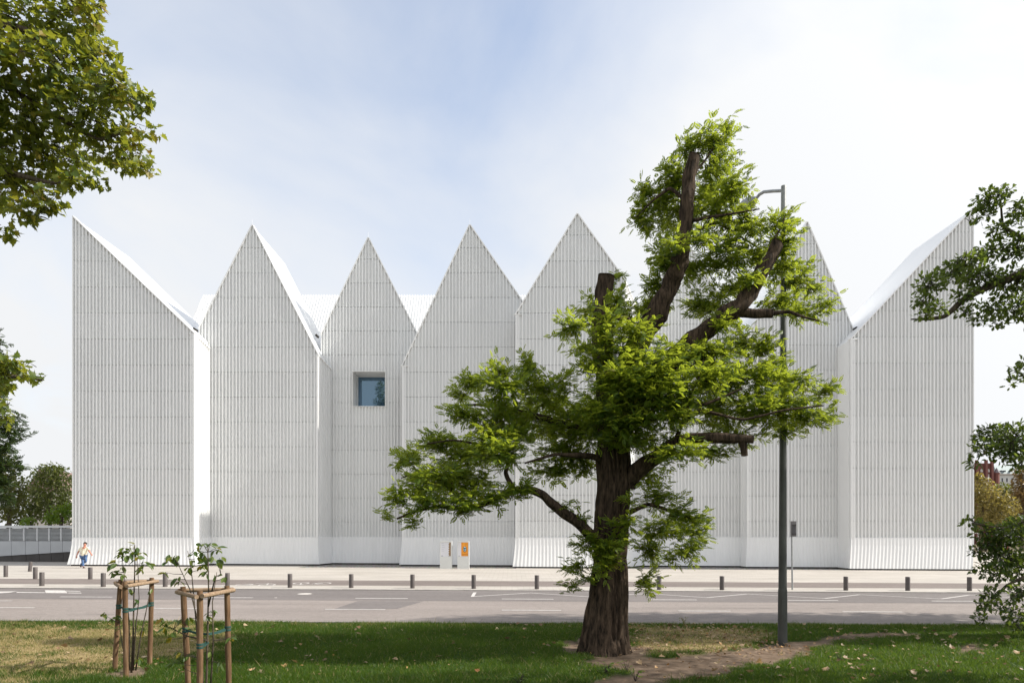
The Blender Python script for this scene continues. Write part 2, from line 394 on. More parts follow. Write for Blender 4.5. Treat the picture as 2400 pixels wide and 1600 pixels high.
def segment(parent, P0, P1, top, window=None, pitch=PITCH, kv0=None, kv1=None, ribw=RIBW, sk=SK_TOP, left=False, lin=False):
    """ribs, sheet panels, skirt and plinth along the plan line P0-P1; top = [(s,z)]"""
    P0, P1 = Vector(P0), Vector(P1); Ls = (P1 - P0).length; d = (P1 - P0) / Ls; nrm = Vector((d.y, -d.x))
    if left is None: left = False
    if (nrm.x > 0) == left and abs(nrm.x) > .3: nrm = -nrm
    elif abs(nrm.x) <= .3 and nrm.y > 0: nrm = -nrm
    kv0 = nrm * KICK if kv0 is None else kv0; kv1 = nrm * KICK if kv1 is None else kv1
    def at(s, o): q = P0 + d * s - nrm * o; return (q.x, q.y)     # o = inward offset
    # panels
    base = [(0.0, sk), (Ls, sk)] + [(s, z) for s, z in reversed(top)]
    lv = [sk - 0.01] + [J0 + JP * k for k in range(14)]
    for z0, z1 in zip(lv, lv[1:]):
        poly = clip(clip(base, lambda p: p[1] - (z0 + 0.012)), lambda p: (z1 - 0.012) - p[1])
        if len(poly) < 3: continue
        parts = [poly]
        if window and z1 > window[2] and z0 < window[3]:
            w0, w1, wz0, wz1 = window; parts = []
            parts.append(clip(poly, lambda p: w0 - p[0])); parts.append(clip(poly, lambda p: p[0] - w1))
            mid = clip(clip(poly, lambda p: p[0] - w0), lambda p: w1 - p[0])
            parts.append(clip(mid, lambda p: wz0 - p[1])); parts.append(clip(mid, lambda p: p[1] - wz1))
        for q in parts:
            if len(q) < 3: continue
            mb = MB(); mb.prism([(*at(s, RIBD), z) for s, z in q], (-nrm.x * .06, -nrm.y * .06, 0))
            mb.build('panel', WHITE2, parent)
    # ribs
    n = max(1, int(round(Ls / pitch))); st = Ls / n
    for i in range(n + 1):
        s = i * st
        s0, s1 = max(0, s - ribw / 2), min(Ls, s + ribw / 2)
        if i == 0: s0, s1 = 0.0, ribw
        if i == n: s0, s1 = Ls - ribw, Ls
        zt0, zt1 = prof(top, s0) + 0.03, prof(top, s1) + 0.03
        mb = MB()
        def bar(za, zb0, zb1, keep=True):
            if max(zb0, zb1) - za < 0.05: return
            (ax, ay), (bx, by), (cx, cy), (ex, ey) = at(s0, 0), at(s1, 0), at(s1, RIBD - .003), at(s0, RIBD - .003)
            mb.add([(ax, ay, za), (bx, by, za), (cx, cy, za), (ex, ey, za), (ax, ay, zb0), (bx, by, zb1), (cx, cy, zb1), (ex, ey, zb0)],
                   [(0, 3, 2, 1), (4, 5, 6, 7), (0, 1, 5, 4), (1, 2, 6, 5), (2, 3, 7, 6), (3, 0, 4, 7)])
        if window and s1 > window[0] - .02 and s0 < window[1] + .02:
            bar(sk, window[2] + .02, window[2] + .02); bar(window[3] - 0.02, zt0, zt1)
        else: bar(sk, zt0, zt1)
        if mb.v: mb.build('rib', WHITE, parent)
    # folded skirt kicking outwards at its foot
    mb = MB(); m2 = 2 * n
    def row(z, fr, out):
        r = []
        for j in range(m2 + 1):
            w = j / m2; kv = kv0.lerp(kv1, w) if lin else nrm * KICK + (kv0 - nrm * KICK) * (1 - w) ** 6 + (kv1 - nrm * KICK) * w ** 6
            q = P0.lerp(P1, w) + kv * fr - nrm * (-out + (0.018 if 0 < j < m2 and j % 2 else 0.0)); r.append((q.x, q.y, z))
        return r
    gx = (P0.x + P1.x) / 2
    zb = PH + 0.10
    rows = [row(sk, 0, -0.004), row(sk - .5, .10, 0), row(sk - 1.1, .42, 0), row(0, 1, 0)]
    rows[3] = [(x, y, gz(x) + zb) for x, y, z in rows[3]]
    rows.insert(0, [(*at(Ls * j / m2, RIBD + .02), sk) for j in range(m2 + 1)])
    rows.append([(*at(Ls * j / m2, RIBD + .02), gz(x_[0]) + zb) for j, x_ in enumerate(rows[4])])
    V = [p for r in rows for p in r]; k = m2 + 1
    Fc = [(a * k + j, a * k + j + 1, (a + 1) * k + j + 1, (a + 1) * k + j) for a in range(len(rows) - 1) for j in range(m2)]
    mb.add(V, Fc); mb.build('skirt', SKIRTM, parent, fixn=True)
    mb = MB(); a, b = at(-.05, RIBD - 0.16), at(Ls + .05, RIBD - 0.16); c, e = at(Ls + .05, RIBD + .4), at(-.05, RIBD + .4)
    mb.prism([(*a, gz(a[0])), (*b, gz(b[0])), (*c, gz(c[0])), (*e, gz(e[0]))], (0, 0, PH + 0.15)); mb.build('plinth', DARK, parent)
    # coping along the sloping top
    mb = MB()
    for (s0, z0), (s1, z1) in zip(top, top[1:]):
        if s1 - s0 < 0.05: continue
        sl_ = Vector((s1 - s0, z1 - z0)).normalized(); nn = Vector((-sl_.y, sl_.x)) * 0.07
        q = [(s0, z0), (s1, z1), (s1 + nn.x, z1 + nn.y), (s0 + nn.x, z0 + nn.y)]
        mb.prism([(*at(s, -0.02), z) for s, z in q], (-nrm.x * .42, -nrm.y * .42, 0))
    mb.build('coping', WHITE, parent)

# px0, px1, depth, top profile in photo pixels
BAYS = [
    (169, 455, 45.0, [(169, 507), (455, 782)]),
    (466, 745, 47.0, [(466, 770), (591, 528), (745, 832)]),
    (752, 985, 49.0, [(752, 785), (863, 557), (985, 797)]),
    (942, 1235, 47.0, [(942, 858), (1101, 527), (1235, 722)]),
    (1208, 1465, 45.0, [(1208, 738), (1353, 501), (1465, 657)]),
    (1450, 1738, 47.4, [(1450, 810), (1605, 560), (1738, 780)]),
    (1751, 2000, 46.4, [(1751, 792), (1892, 520), (2000, 774)]),
    (1995, 2283, 44.5, [(1995, 795), (2281, 489), (2283, 489)]),
]
def zed(p, Y): return (XP(p[0], Y), ZP(p[1], Y))
FOLDS = [((455, 45.0, 782), (492, 47.0, 817)), ((745, 47.0, 832), (777, 49.0, 866)), ((946, 49.0, 850), (942, 47.0, 858)), ((1212, 47.0, 740), (1208, 45.0, 738)),
         ((1465, 45.0, 657), (1498, 47.4, 735)), ((1738, 47.4, 780), (1751, 46.4, 792)), ((1966, 46.4, 824), (1995, 44.5, 795))]
def fold_plan(f):
    (pa, ya, ta), (pb, yb, tb) = f; A, B = Vector((XP(pa, ya), ya)), Vector((XP(pb, yb), yb)); d = (B - A).normalized(); nn = Vector((d.y, -d.x)); left = yb < ya
    if (nn.x > 0) == left: nn = -nn
    return A, B, nn, left
NF = Vector((0, -1)); KV = {}
for f in FOLDS:
    A, B, nn, left = fold_plan(f); KV[('b' if left else 'a', round((B if left else A).x, 3))] = miter(nn, NF)
DEP = 6.4
for bi, (a, b, Y, tp) in enumerate(BAYS):
    mb = MB(); poly = [(XP(a, Y), Y + .30, 0.0), (XP(b, Y), Y + .30, 0.0)] + [(zed(p, Y)[0], Y + .30, zed(p, Y)[1]) for p in reversed(tp)]
    win = None
    X0 = XP(a, Y); top = [(zed(p, Y)[0] - X0, zed(p, Y)[1]) for p in tp]
    if bi == 2:
        win = (XP(825, Y) - X0, XP(904, Y) - X0, ZP(953, Y), ZP(869, Y))
        # core with a real hole: front split round the window
        wx0, wx1, wz0, wz1 = win[0] + X0, win[1] + X0, win[2], win[3]
        full = [(p[0], p[2]) for p in poly]
        lo = clip(full, lambda p: wz0 - p[1]); hi = clip(full, lambda p: p[1] - wz1); mid = clip(clip(full, lambda p: p[1] - wz0), lambda p: wz1 - p[1])
        for q in (lo, hi, clip(mid, lambda p: wx0 - p[0]), clip(mid, lambda p: p[0] - wx1)):
            mb.prism([(x, Y + .30, z) for x, z in q], (0, 1.5, 0))
        mb.prism([(x, Y + 1.9, z) for x, z in full], (0, DEP - 1.6, 0))
    else:
        mb.prism(poly, (0, DEP, 0))
    bay = mb.build('facade_bay', ROOFW, hall)
    k0 = KV.get(('b', round(X0, 3))); k1 = KV.get(('a', round(XP(b, Y), 3)))
    if bi == 0: k0 = Vector((-.22, -KICK))
    if bi == 7: k1 = Vector((-.2, -KICK))
    segment(bay, (X0, Y), (XP(b, Y), Y), top, win, kv0=k0, kv1=k1, lin=(bi == 7))
    if bi == 2:
        # window: reveal, frame, glass
        REV = simple('white reveal', (0.78, 0.78, 0.76), 0.03, 1, 0.5)
        m_ = MB(); y0, y1, t = Y - .015, Y + 1.62, 0.05
        m_.box(wx0, wx0 + t, y0, y1, wz0, wz1); m_.box(wx1 - t, wx1, y0, y1, wz0, wz1)
        m_.box(wx0 + t, wx1 - t, y0, y1, wz1 - t, wz1); m_.box(wx0 + t, wx1 - t, y0, y1, wz0, wz0 + t)
        wobj = m_.build('window', REV, hall)
        gm = Mat('window glass with painted sky blue'); gm.col((0.020, 0.055, 0.115)); gm.set(0.02, 0, 0.9); gm.b.inputs['IOR'].default_value = 2.1; gm.b.inputs['Specular Tint'].default_value = (.55, .8, 1, 1)  # blue base and specular tint paint in the reflected sky
        m_ = MB(); m_.box(wx0 + t, wx1 - t, Y + 1.50, Y + 1.53, wz0 + t, wz1 - t); m_.build('pane', gm.m, wobj)
        m_ = MB(); f = 0.07; yy0, yy1 = Y + 1.44, Y + 1.56
        m_.box(wx0 + t, wx0 + t + f, yy0, yy1, wz0 + t, wz1 - t); m_.box(wx1 - t - f, wx1 - t, yy0, yy1, wz0 + t, wz1 - t)
        m_.box(wx0 + t + f, wx1 - t - f, yy0, yy1, wz1 - t - f, wz1 - t); m_.box(wx0 + t + f, wx1 - t - f, yy0, yy1, wz0 + t, wz0 + t + f)
        m_.build('frame', GREYL, wobj)
# oblique folds between the bays
for (pa, ya, ta), (pb, yb, tb) in FOLDS:
    A, B = Vector((XP(pa, ya), ya)), Vector((XP(pb, yb), yb)); Ls = (B - A).length
    mb = MB(); za, zb_ = ZP(ta, ya), ZP(tb, yb)
    _, _, nn, left = fold_plan(((pa, ya, ta), (pb, yb, tb))); d_ = (B - A).normalized() * .45; a_, b_ = (A - nn * .3, B - nn * .3 - d_) if left else (A - nn * .3 + d_, B - nn * .3)
    mb.prism([(a_.x, a_.y, 0), (b_.x, b_.y, 0), (b_.x, b_.y, zb_ - .02), (a_.x, a_.y, za - .02)], (-nn.x * .8, -nn.y * .8, 0))
    fo = mb.build('facade_fold', ROOFW, hall)
    _, _, nn, left = fold_plan(((pa, ya, ta), (pb, yb, tb))); mm = miter(nn, NF)
    segment(fo, A, B, [(0, za), (Ls, zb_)], pitch=0.26, ribw=0.05, kv0=mm, kv1=mm, left=left, lin=True)
# cross roof behind the gables with standing seams
ry, ey = 60.0, 54.6; rz, ez = ZP(693, ry), 15.0
xl, xr = XP(477, ry), XP(1260, ry)
mb = MB(); xh = XP(452, ey)
mb.add([(xl, ry, rz), (xr, ry, rz), (xr, ey, ez), (xh - 1.5, ey, ez), (xl, ry + 5, ez), (xr, ry + 5, ez), (xl, ry, ez - 1), (xr, ry, ez - 1)],
       [(0, 3, 2, 1), (0, 1, 5, 4), (0, 4, 3), (3, 4, 5, 2), (1, 2, 5)])
croof = mb.build('cross_roof', ROOFW, hall, fixn=True)
mb = MB(); k = int((xr - xl) / 0.235)
for i in range(k + 8):
    x = xl + i * 0.235 - 1.6
    p0 = Vector((max(x, xl), ry, rz)); p1 = Vector((x, ey, ez))
    if x < xl: 
        t = (xl - x) / 3.0; p0 = Vector((xl, ry, rz)).lerp(Vector((xh - 1.5, ey, ez)), min(1, t)); p1 = Vector((x, ey, ez))
    if x > xr: continue
    u = Vector((0.02, 0, 0)); v = Vector((0, -.06, .08))
    mb.add([p0 - u, p0 + u, p1 + u, p1 - u, p0 - u + v, p0 + u + v, p1 + u + v, p1 - u + v], [(4, 5, 6, 7), (0, 4, 7, 3), (1, 2, 6, 5), (0, 1, 5, 4), (3, 7, 6, 2)])
tag(mb.build('standing_seam', WHITE, croof), kind='stuff')
mb = MB(); mb.box(XP(200, 46), XP(2250, 46), 53.6, 88, -0.5, 15.5); mb.build('rear_block', ROOFW, hall)
# scuppers and lightning rods
for px, py, Y in ((454, 770, 46.6), (741, 785, 48.6), (2008, 768, 46.0)):
    p = W(px, py, Y); mb = MB(); mb.tube([p, p + Vector((0, .5, 0))], 0.09, 10); mb.build('scupper', DARK, hall)
for px, py, Y in ((1101, 527, 47.3), (1353, 501, 45.3), (863, 557, 49.3), (591, 528, 47.3)):
    p = W(px, py, Y); mb = MB(); mb.tube([p - Vector((0, 0, .2)), p + Vector((0, 0, .40))], 0.007, 5); mb.build('lightning_rod', WHITE, hall)

# ------------------------------------------------------------------ ramp wall at the left
rw = thing('ramp_wall', 'pale grey ramp wall with louvre band left of the concert hall', 'wall', (-34, 50.5, 0))
WY = 50.5
cols = [-36, -9, 23, 56, 87, 115, 143, 175]
mb = MB(); mb.box(XP(-60, WY), XP(185, WY), WY - .1, WY + .6, ZP(1236, WY), ZP(1231, WY)); mb.build('cap', GREYL, rw)
mb = MB(); mb.box(XP(-60, WY), XP(185, WY), WY + .25, WY + .5, -0.3, ZP(1237, WY)); mb.build('backing', CONC, rw)
for i in range(len(cols) - 1):
    a, b = XP(cols[i], WY), XP(cols[i + 1], WY)
    mb = MB(); mb.box(a - .05, a + .05, WY - .02, WY + .2, ZP(1266.5, WY), ZP(1236.3, WY)); mb.build('mullion', GREYL, rw)
    z0, z1 = ZP(1265.5, WY), ZP(1237.5, WY)
    for k in range(9):
        z = z0 + (z1 - z0) * (k + .5) / 9
        mb = MB(); mb.prism([(a + .055, WY + .02, z - .035), (a + .055, WY + .13, z + .025), (a + .055, WY + .13, z + .04), (a + .055, WY + .02, z - .015)], (b - a - .11, 0, 0)); mb.build('slat', GREYL, rw)
    zl = lambda px: ZP(1302.5 - px * 0.0625, WY)
    a2, b2 = cols[i] + 3, cols[i + 1] + 3
    mb = MB(); mb.prism([(XP(a2, WY) + .012, WY + .02, zl(a2)), (XP(b2, WY) - .012, WY + .02, zl(b2)), (XP(b2, WY) - .012, WY + .02, ZP(1267, WY)), (XP(a2, WY) + .012, WY + .02, ZP(1267, WY))], (0, .1, 0)); mb.build('panel', GREYM, rw)
    mb = MB(); mb.prism([(XP(a2, WY) + .012, WY + .10, -.1), (XP(b2, WY) - .012, WY + .10, -.1), (XP(b2, WY) - .012, WY + .10, zl(b2) - .02), (XP(a2, WY) + .012, WY + .10, zl(a2) - .02)], (0, .1, 0)); mb.build('base_slab', CONC, rw)

# ------------------------------------------------------------------ bollards
def bollard_mesh():
    mb = MB(); mb.lathe([(.095, 0), (.095, .535), (.088, .55)], sides=20); a = mb.mesh('bollard_shaft'); smooth_by_angle(a)
    mb = MB(); mb.lathe([(.086, .548), (.096, .551), (.096, .566), (.086, .578)], sides=20); b = mb.mesh('bollard_cap'); smooth_by_angle(b)
    a.materials.append(BOLL); b.materials.append(BOLL); return a, b
BA, BB = bollard_mesh()
B_SPOTS = [(94.7, 1372.5, 'leftmost bollard of the kerb row, in front of two others'), (239, 1374.6, 'kerb bollard left of the front left staked sapling'),
    (384.6, 1374.5, 'kerb bollard seen between the two staked saplings'), (531, 1374, 'kerb bollard behind the right post of the right sapling frame'),
    (678, 1376.5, 'kerb bollard between the two bicycle symbols'), (822, 1377, 'kerb bollard under the gable with the square window'),
    (966, 1378, 'kerb bollard left of the two white poster pillars'), (1110, 1379, 'kerb bollard below the orange poster pillar'),
    (1258.5, 1380, 'kerb bollard just left of the big tree trunk'), (1546, 1381.5, 'kerb bollard just right of the big tree trunk'),
    (1693.7, 1382, 'kerb bollard halfway between the tree trunk and the lamp post'), (1838, 1382.6, 'kerb bollard mostly hidden behind the street lamp post'),
    (1984.9, 1383, 'kerb bollard right of the bus stop sign'), (2130.5, 1383.6, 'kerb bollard second from the right edge'), (2275.6, 1384, 'rightmost kerb bollard beside the oak leaves'),
    (10.4, 1351.4, 'bollard behind the cycle lane at the left edge'), (67, 1338.6, 'tilted bollard farthest back by the ramp wall'),
    (79.6, 1356.5, 'upright bollard behind the cycle lane beside the tilted one'), (208.9, 1357, 'bollard standing below the walking man')]
for px, py, lb in B_SPOTS:
    g = G(px, py, PH); t = thing('bollard', 'dark grey ' + lb, 'bollard', (g.x, g.y + .09, g.z), 'bollards along the street')
    for nm, me in (('shaft', BA), ('cap', BB)):
        o = bpy.data.objects.new(nm, me); COL.objects.link(o); o.parent = t
    if px == 67: t.rotation_euler = (0, R(6), 0); t.location.z -= .02

# ------------------------------------------------------------------ poster pillars
TOT = simple('white enamel pillar', (0.66, 0.67, 0.65), 0.03, 2, 0.4)
POSTW = simple('pale poster paper', (0.72, 0.72, 0.76), 0.03, 4, 0.6)
BROWN = simple('brown print', (0.28, 0.17, 0.07), 0.2, 14, 0.6)
ORANGE = simple('orange poster', (0.85, 0.33, 0.03), 0.18, 8, 0.6)
ORD = simple('dark orange print', (0.42, 0.13, 0.015), 0.2, 10, 0.6)
CYAN = simple('pale cyan print', (0.45, 0.68, 0.75), 0.1, 9, 0.6); TEAL = simple('teal print', (0.03, 0.13, 0.20), 0.2, 9, 0.6); TINT = simple('grey print', (0.25, 0.25, 0.30), 0.1, 9, 0.6)
PALETXT = simple('faint grey print', (0.50, 0.51, 0.56), 0.1, 9, 0.6)
def pillar(px0, px1, lb, kind):
    Y = 43.6; x0, x1 = XP(px0, Y), XP(px1, Y); zb = gz(x0) + PH; zt = ZP(1267.5, Y)
    t = thing('poster_pillar', lb, 'pillar', ((x0 + x1) / 2, Y, zb))
    fz0, fz1 = ZP(1303, Y), ZP(1270, Y); ix0, ix1 = x0 + .05, x1 - .05
    mb = MB(); mb.box(x0, x1, Y, Y + .35, zb, zb + .12); mb.build('foot', TOT, t)
    mb = MB(); mb.box(x0, x1, Y, Y + .35, zb + .125, fz0); mb.box(x0, ix0, Y, Y + .35, fz0, zt); mb.box(ix1, x1, Y, Y + .35, fz0, zt); mb.box(ix0, ix1, Y, Y + .35, fz1, zt); mb.build('body', TOT, t)
    mb = MB(); mb.box(ix0, ix1, Y + .03, Y + .30, fz0, fz1); po = mb.build('poster', POSTW, t)
    def flat(name, polys, mat, k=1):
        mb = MB()
        for q in polys: mb.prism([(XP(a, Y), Y + .03 - .004 * k, ZP(b, Y)) for a, b in q], (0, .003, 0))
        return mb.build(name, mat, po)
    if kind == 0:
        q = [(px1 - 2.0, 1270.5)]; 
        pts = [(1056, 1270.5), (1056, 1302.5)]
        h = (1302.5 - 1270.5) / 6; zig = []
        for i in range(6):
            y1 = 1302.5 - i * h
            zig += [(1050.5, y1 - .3), (1053.2, y1 - h * .55)]
        zig += [(1051.5, 1270.5)]
        flat('zigzag_print', [[(1056.2, 1270.5), (1056.2, 1302.5)] + zig], BROWN)
        flat('text_line', [[(1035, y), (1040 + (i * 7) % 3, y), (1040 + (i * 7) % 3, y + .9), (1035, y + .9)] for i, y in enumerate((1272, 1276.5, 1281, 1285.5, 1290))], PALETXT)
        flat('logo', [[(1034, 1301.2), (1038, 1301.2), (1038, 1302.6), (1034, 1302.6)]], TINT)
    else:
        flat('orange_sheet', [[(1081, 1270.5), (1097, 1270.5), (1097, 1302.5), (1081, 1302.5)]], ORANGE)
        el = lambda cx, cy, rx, ry, a0=0, a1=360: [(cx + rx * math.cos(R(a)), cy + ry * math.sin(R(a))) for a in np.linspace(a0, a1, 17)[:(-1 if a1 - a0 == 360 else None)]]
        flat('ring_print', [el(1089.2, 1286.5, 4.6, 7.2)], ORD, 2)
        flat('emblem', [el(1089.2, 1286, 3.1, 6.0)], CYAN, 3)
        flat('emblem_band', [[(1086.4, 1283), (1092, 1283), (1091.0, 1286.5), (1087.2, 1286.5)], [(1087.4, 1288), (1091, 1288), (1090.4, 1290.5), (1088, 1290.5)]], TEAL, 4)
        flat('text_line', [[(1083.5 + 2.2 * i, 1298), (1085 + 2.2 * i, 1298), (1085 + 2.2 * i, 1300), (1083.5 + 2.2 * i, 1300)] for i in range(6)], ORD, 2)
        flat('logo', [[(1074.8, 1301.2), (1077.4, 1301.2), (1077.4, 1302.6), (1074.8, 1302.6)]], TINT)
pillar(1031, 1059, 'white poster pillar with a brown zigzag strip on its poster', 0)
pillar(1072, 1099.5, 'white poster pillar holding an orange poster with a round emblem', 1)

# ------------------------------------------------------------------ bus stop sign and street lamp
g = G(1857, 1381, PH); t = thing('bus_stop_sign', 'back of a narrow grey sign on a thin post at the kerb', 'sign', g[:])
mb = MB(); mb.tube([g, (g.x - .03, g.y, ZP(1222, g.y))], [.035, .03], 10); mb.build('post', POLEL, t)
mb = MB(); mb.box(XP(1851.5, g.y), XP(1864.5, g.y), g.y - .085, g.y - .045, ZP(1256.5, g.y), ZP(1221, g.y)); pl = mb.build('sign_plate', simple('grey sign back', (0.20, 0.19, 0.19), 0.1, 3, 0.5), t)
mb = MB(); x0, x1, z0, z1 = XP(1855.5, g.y), XP(1861.5, g.y), ZP(1252, g.y), ZP(1229, g.y); mb.box(x0, x1, g.y - .12, g.y - .088, z0, z1); mb.build('timetable_box', simple('dark grey plastic', (0.10, 0.10, 0.105), 0.1, 3, 0.5), t)
for py in (1230, 1251):
    mb = MB(); mb.box(x0 - .03, x1 + .03, g.y - .14, g.y - .121, ZP(py, g.y) - .03, ZP(py, g.y) + .03); mb.build('bracket', CONC, t)

LZ = 0.06
g = G(1834, 1507, LZ); LY = g.y
t = thing('street_lamp', 'tall tapered grey street lamp on the lawn right of the big tree', 'street lamp', g[:])
top = W(1836.5, 436, LY)
mb = MB(); pts = [g.lerp(top, k / 12) for k in range(13)]; mb.tube([p for p in pts if True], [.092 - .047 * (k / 12) for k in range(13)], 16)
po = mb.build('pole', POLE, t); smooth_by_angle(po.data)
mb = MB(); q = g.lerp(top, .115); mb.tube([g - Vector((0, 0, .1)), q], [.099, .094], 16); mb.tube([q, q + Vector((0, 0, .05))], [.094, .087], 16, False); bo = mb.build('base', POLE, t); smooth_by_angle(bo.data)
mb = MB(); dq = g.lerp(top, .035); mb.box(dq.x - .045, dq.x + .045, dq.y - .103, dq.y - .08, dq.z + .15, dq.z + .6); mb.build('service_door', POLE, bo)
mb = MB(); mb.tube([g.lerp(top, .86), top], [.060, .052], 14); uo = mb.build('upper_sleeve', POLEL, t); smooth_by_angle(uo.data)
arm = [W(1836, 447, LY), W(1812, 448, LY + .3), W(1790, 450, LY + .7), W(1780, 456, LY + 1.0), W(1770, 468, LY + 1.4)]
mb = MB(); mb.tube(arm, .035, 10); ao = mb.build('arm', POLEL, t); smooth_by_angle(ao.data)
h0, h1 = W(1771, 466, LY + 1.36), W(1738, 490, LY + 2.2)
mb = MB(); mb.tube([h0.lerp(h1, k) for k in (0, .15, .4, .7, .95, 1)], [.05, .10, .15, .16, .11, .04], 12); ho = mb.build('lamp_head', POLEL, t); smooth_by_angle(ho.data)

# ------------------------------------------------------------------ walking man
SKIN = simple('skin', (0.50, 0.22, 0.15), 0.06, 8, 0.5)
SHIRT = Mat('cream patterned shirt'); SHIRT.set(0.8); _v = SHIRT.noise(9, 3); SHIRT.col(SHIRT.ramp(_v, [(0.33, (0.40, 0.22, 0.18)), (0.40, (0.74, 0.68, 0.50)), (0.66, (0.80, 0.77, 0.64)), (0.75, (0.66, 0.42, 0.30))])); SHIRT = SHIRT.m
JEANS = simple('blue denim', (0.07, 0.13, 0.26), 0.35, 7, 0.85); HAIR = simple('dark brown hair', (0.03, 0.02, 0.015), 0.2, 30, 0.5); SHOE = simple('black leather shoe', (0.012, 0.012, 0.014), 0.2, 9, 0.4)
gf = G(195, 1330.3, PH); PY = gf.y
man = thing('person', 'man in a cream patterned shirt and blue jeans walking past the hall', 'person', gf[:])
def pq(zx, zy, dy=0.0): return W(zx / 7.838, 1220 + zy / 7.838, PY + dy) + Vector((0, 0, 0))
def skinned(name, verts, edges, radii, mat, root, sub=2):
    me = bpy.data.meshes.new(name); me.from_pydata([v[:] for v in verts], edges, []); o = link(name, me, mat, man)
    md = o.modifiers.new('Skin', 'SKIN'); md.use_smooth_shade = True
    for i, r in enumerate(radii):
        sv = me.skin_vertices[0].data[i]; sv.radius = r if isinstance(r, tuple) else (r, r); sv.use_root = (i == root)
    s = o.modifiers.new('Subdivision', 'SUBSURF'); s.levels = sub; s.render_levels = sub; return o
J = dict(pel=pq(1535, 640), waist=pq(1538, 590), chest=pq(1548, 520), neck=pq(1552, 468), head=pq(1560, 445, -.02), crown=pq(1562, 408, -.02),
         sl=pq(1485, 495, .02), el=pq(1436, 575, .05), wl=pq(1412, 632, -.02), hl=pq(1408, 662, -.04),
         sr=pq(1622, 492, 0), er=pq(1640, 555, -.1), wr=pq(1668, 600, -.22), hr=pq(1682, 620, -.26),
         hpl=pq(1512, 655), kl=pq(1520, 755, -.10), al=pq(1530, 845, -.12), tl=pq(1556, 868, -.26),
         hpr=pq(1565, 655), kr=pq(1580, 742, .02), ar=pq(1478, 806, .30), tr=pq(1490, 845, .20))
nm = list(J); ix = {k: i for i, k in enumerate(nm)}
E = [('pel', 'waist'), ('waist', 'chest'), ('chest', 'neck'), ('neck', 'head'), ('head', 'crown'), ('chest', 'sl'), ('sl', 'el'), ('el', 'wl'), ('wl', 'hl'), ('chest', 'sr'), ('sr', 'er'), ('er', 'wr'), ('wr', 'hr'),
     ('pel', 'hpl'), ('hpl', 'kl'), ('kl', 'al'), ('al', 'tl'), ('pel', 'hpr'), ('hpr', 'kr'), ('kr', 'ar'), ('ar', 'tr')]
RD = dict(pel=(.15, .11), waist=(.14, .11), chest=(.17, .12), neck=.06, head=.092, crown=.062, sl=.065, el=.05, wl=.036, hl=.04, sr=.065, er=.05, wr=.036, hr=.04, hpl=.09, kl=.062, al=.035, tl=.02, hpr=.09, kr=.062, ar=.035, tr=.02)
skinned('body', [J[k] for k in nm], [(ix[a], ix[b]) for a, b in E], [RD[k] for k in nm], SKIN, 0)
v = [J['pel'], J['waist'], J['chest'], J['chest'].lerp(J['neck'], .6), J['sl'], J['sl'].lerp(J['el'], .75), J['sr'], J['sr'].lerp(J['er'], .75)]
skinned('shirt', v, [(0, 1), (1, 2), (2, 3), (2, 4), (4, 5), (2, 6), (6, 7)], [(.185, .14), (.185, .15), (.20, .145), .085, .085, .078, .085, .078], SHIRT, 1)
v = [J['pel'] - Vector((0, 0, .02)), J['hpl'], J['kl'], J['al'] + Vector((0, 0, .02)), J['hpr'], J['kr'], J['ar'] + Vector((.01, 0, .02))]
skinned('jeans', v, [(0, 1), (1, 2), (2, 3), (0, 4), (4, 5), (5, 6)], [(.165, .125), .105, .082, .07, .105, .082, .07], JEANS, 0)
for a, b in (('al', 'tl'), ('ar', 'tr')):
    skinned('shoe', [J[a] - Vector((0, 0, .03)), J[b]], [(0, 1)], [.066, .052], SHOE, 0)
hc = J['head'].lerp(J['crown'], .62)
bm = bmesh.new(); bmesh.ops.create_uvsphere(bm, u_segments=16, v_segments=10, radius=0.108)
for vv in bm.verts:
    if vv.co.y < -.04 and vv.co.z < .06: vv.co.y = -.04
    vv.co.z *= .85; vv.co += hc + Vector((0, .022, .03))
bmesh.ops.delete(bm, geom=[vv for vv in bm.verts if vv.co.z < hc.z - .04], context='VERTS')
me = bpy.data.meshes.new('hair'); bm.to_mesh(me); bm.free(); smooth_by_angle(me, 180); link('hair', me, HAIR, man)
for nmf, sx_, sz_, r, m_ in (('eye', -.032, .0, .012, HAIR), ('eye', .038, .0, .012, HAIR), ('nose', .004, -.035, .018, SKIN), ('ear', -.1, -.02, .02, SKIN), ('ear', .1, -.02, .02, SKIN)):
    bm = bmesh.new(); bmesh.ops.create_icosphere(bm, subdivisions=1, radius=r, matrix=Matrix.Translation(J['head'].lerp(J['crown'], .4) + Vector((sx_, -.10 if nmf != 'ear' else 0, sz_))))
    me = bpy.data.meshes.new(nmf); bm.to_mesh(me); bm.free(); link(nmf, me, m_, man)
def hand(wp, hp, nrm):
    mb = MB(); d = (hp - wp).normalized(); s = d.cross(nrm).normalized()
    for k in range(4):
        b0 = hp + s * (.024 * (k - 1.5)); l = (.07, .085, .08, .06)[k]
        mb.tube([b0 - d * .02, b0 + d * l * .55 + nrm * .004, b0 + d * l + nrm * .025], [.011, .010, .007], 6)
    mb.tube([wp.lerp(hp, .6) + s * .03, hp + s * .055 + d * .01], [.012, .009], 6)
    mb.build('fingers', SKIN, man, smooth=True)
hand(J['wl'], J['hl'], Vector((0, -1, 0))); hand(J['wr'], J['hr'], Vector((0, .3, -1)).normalized())

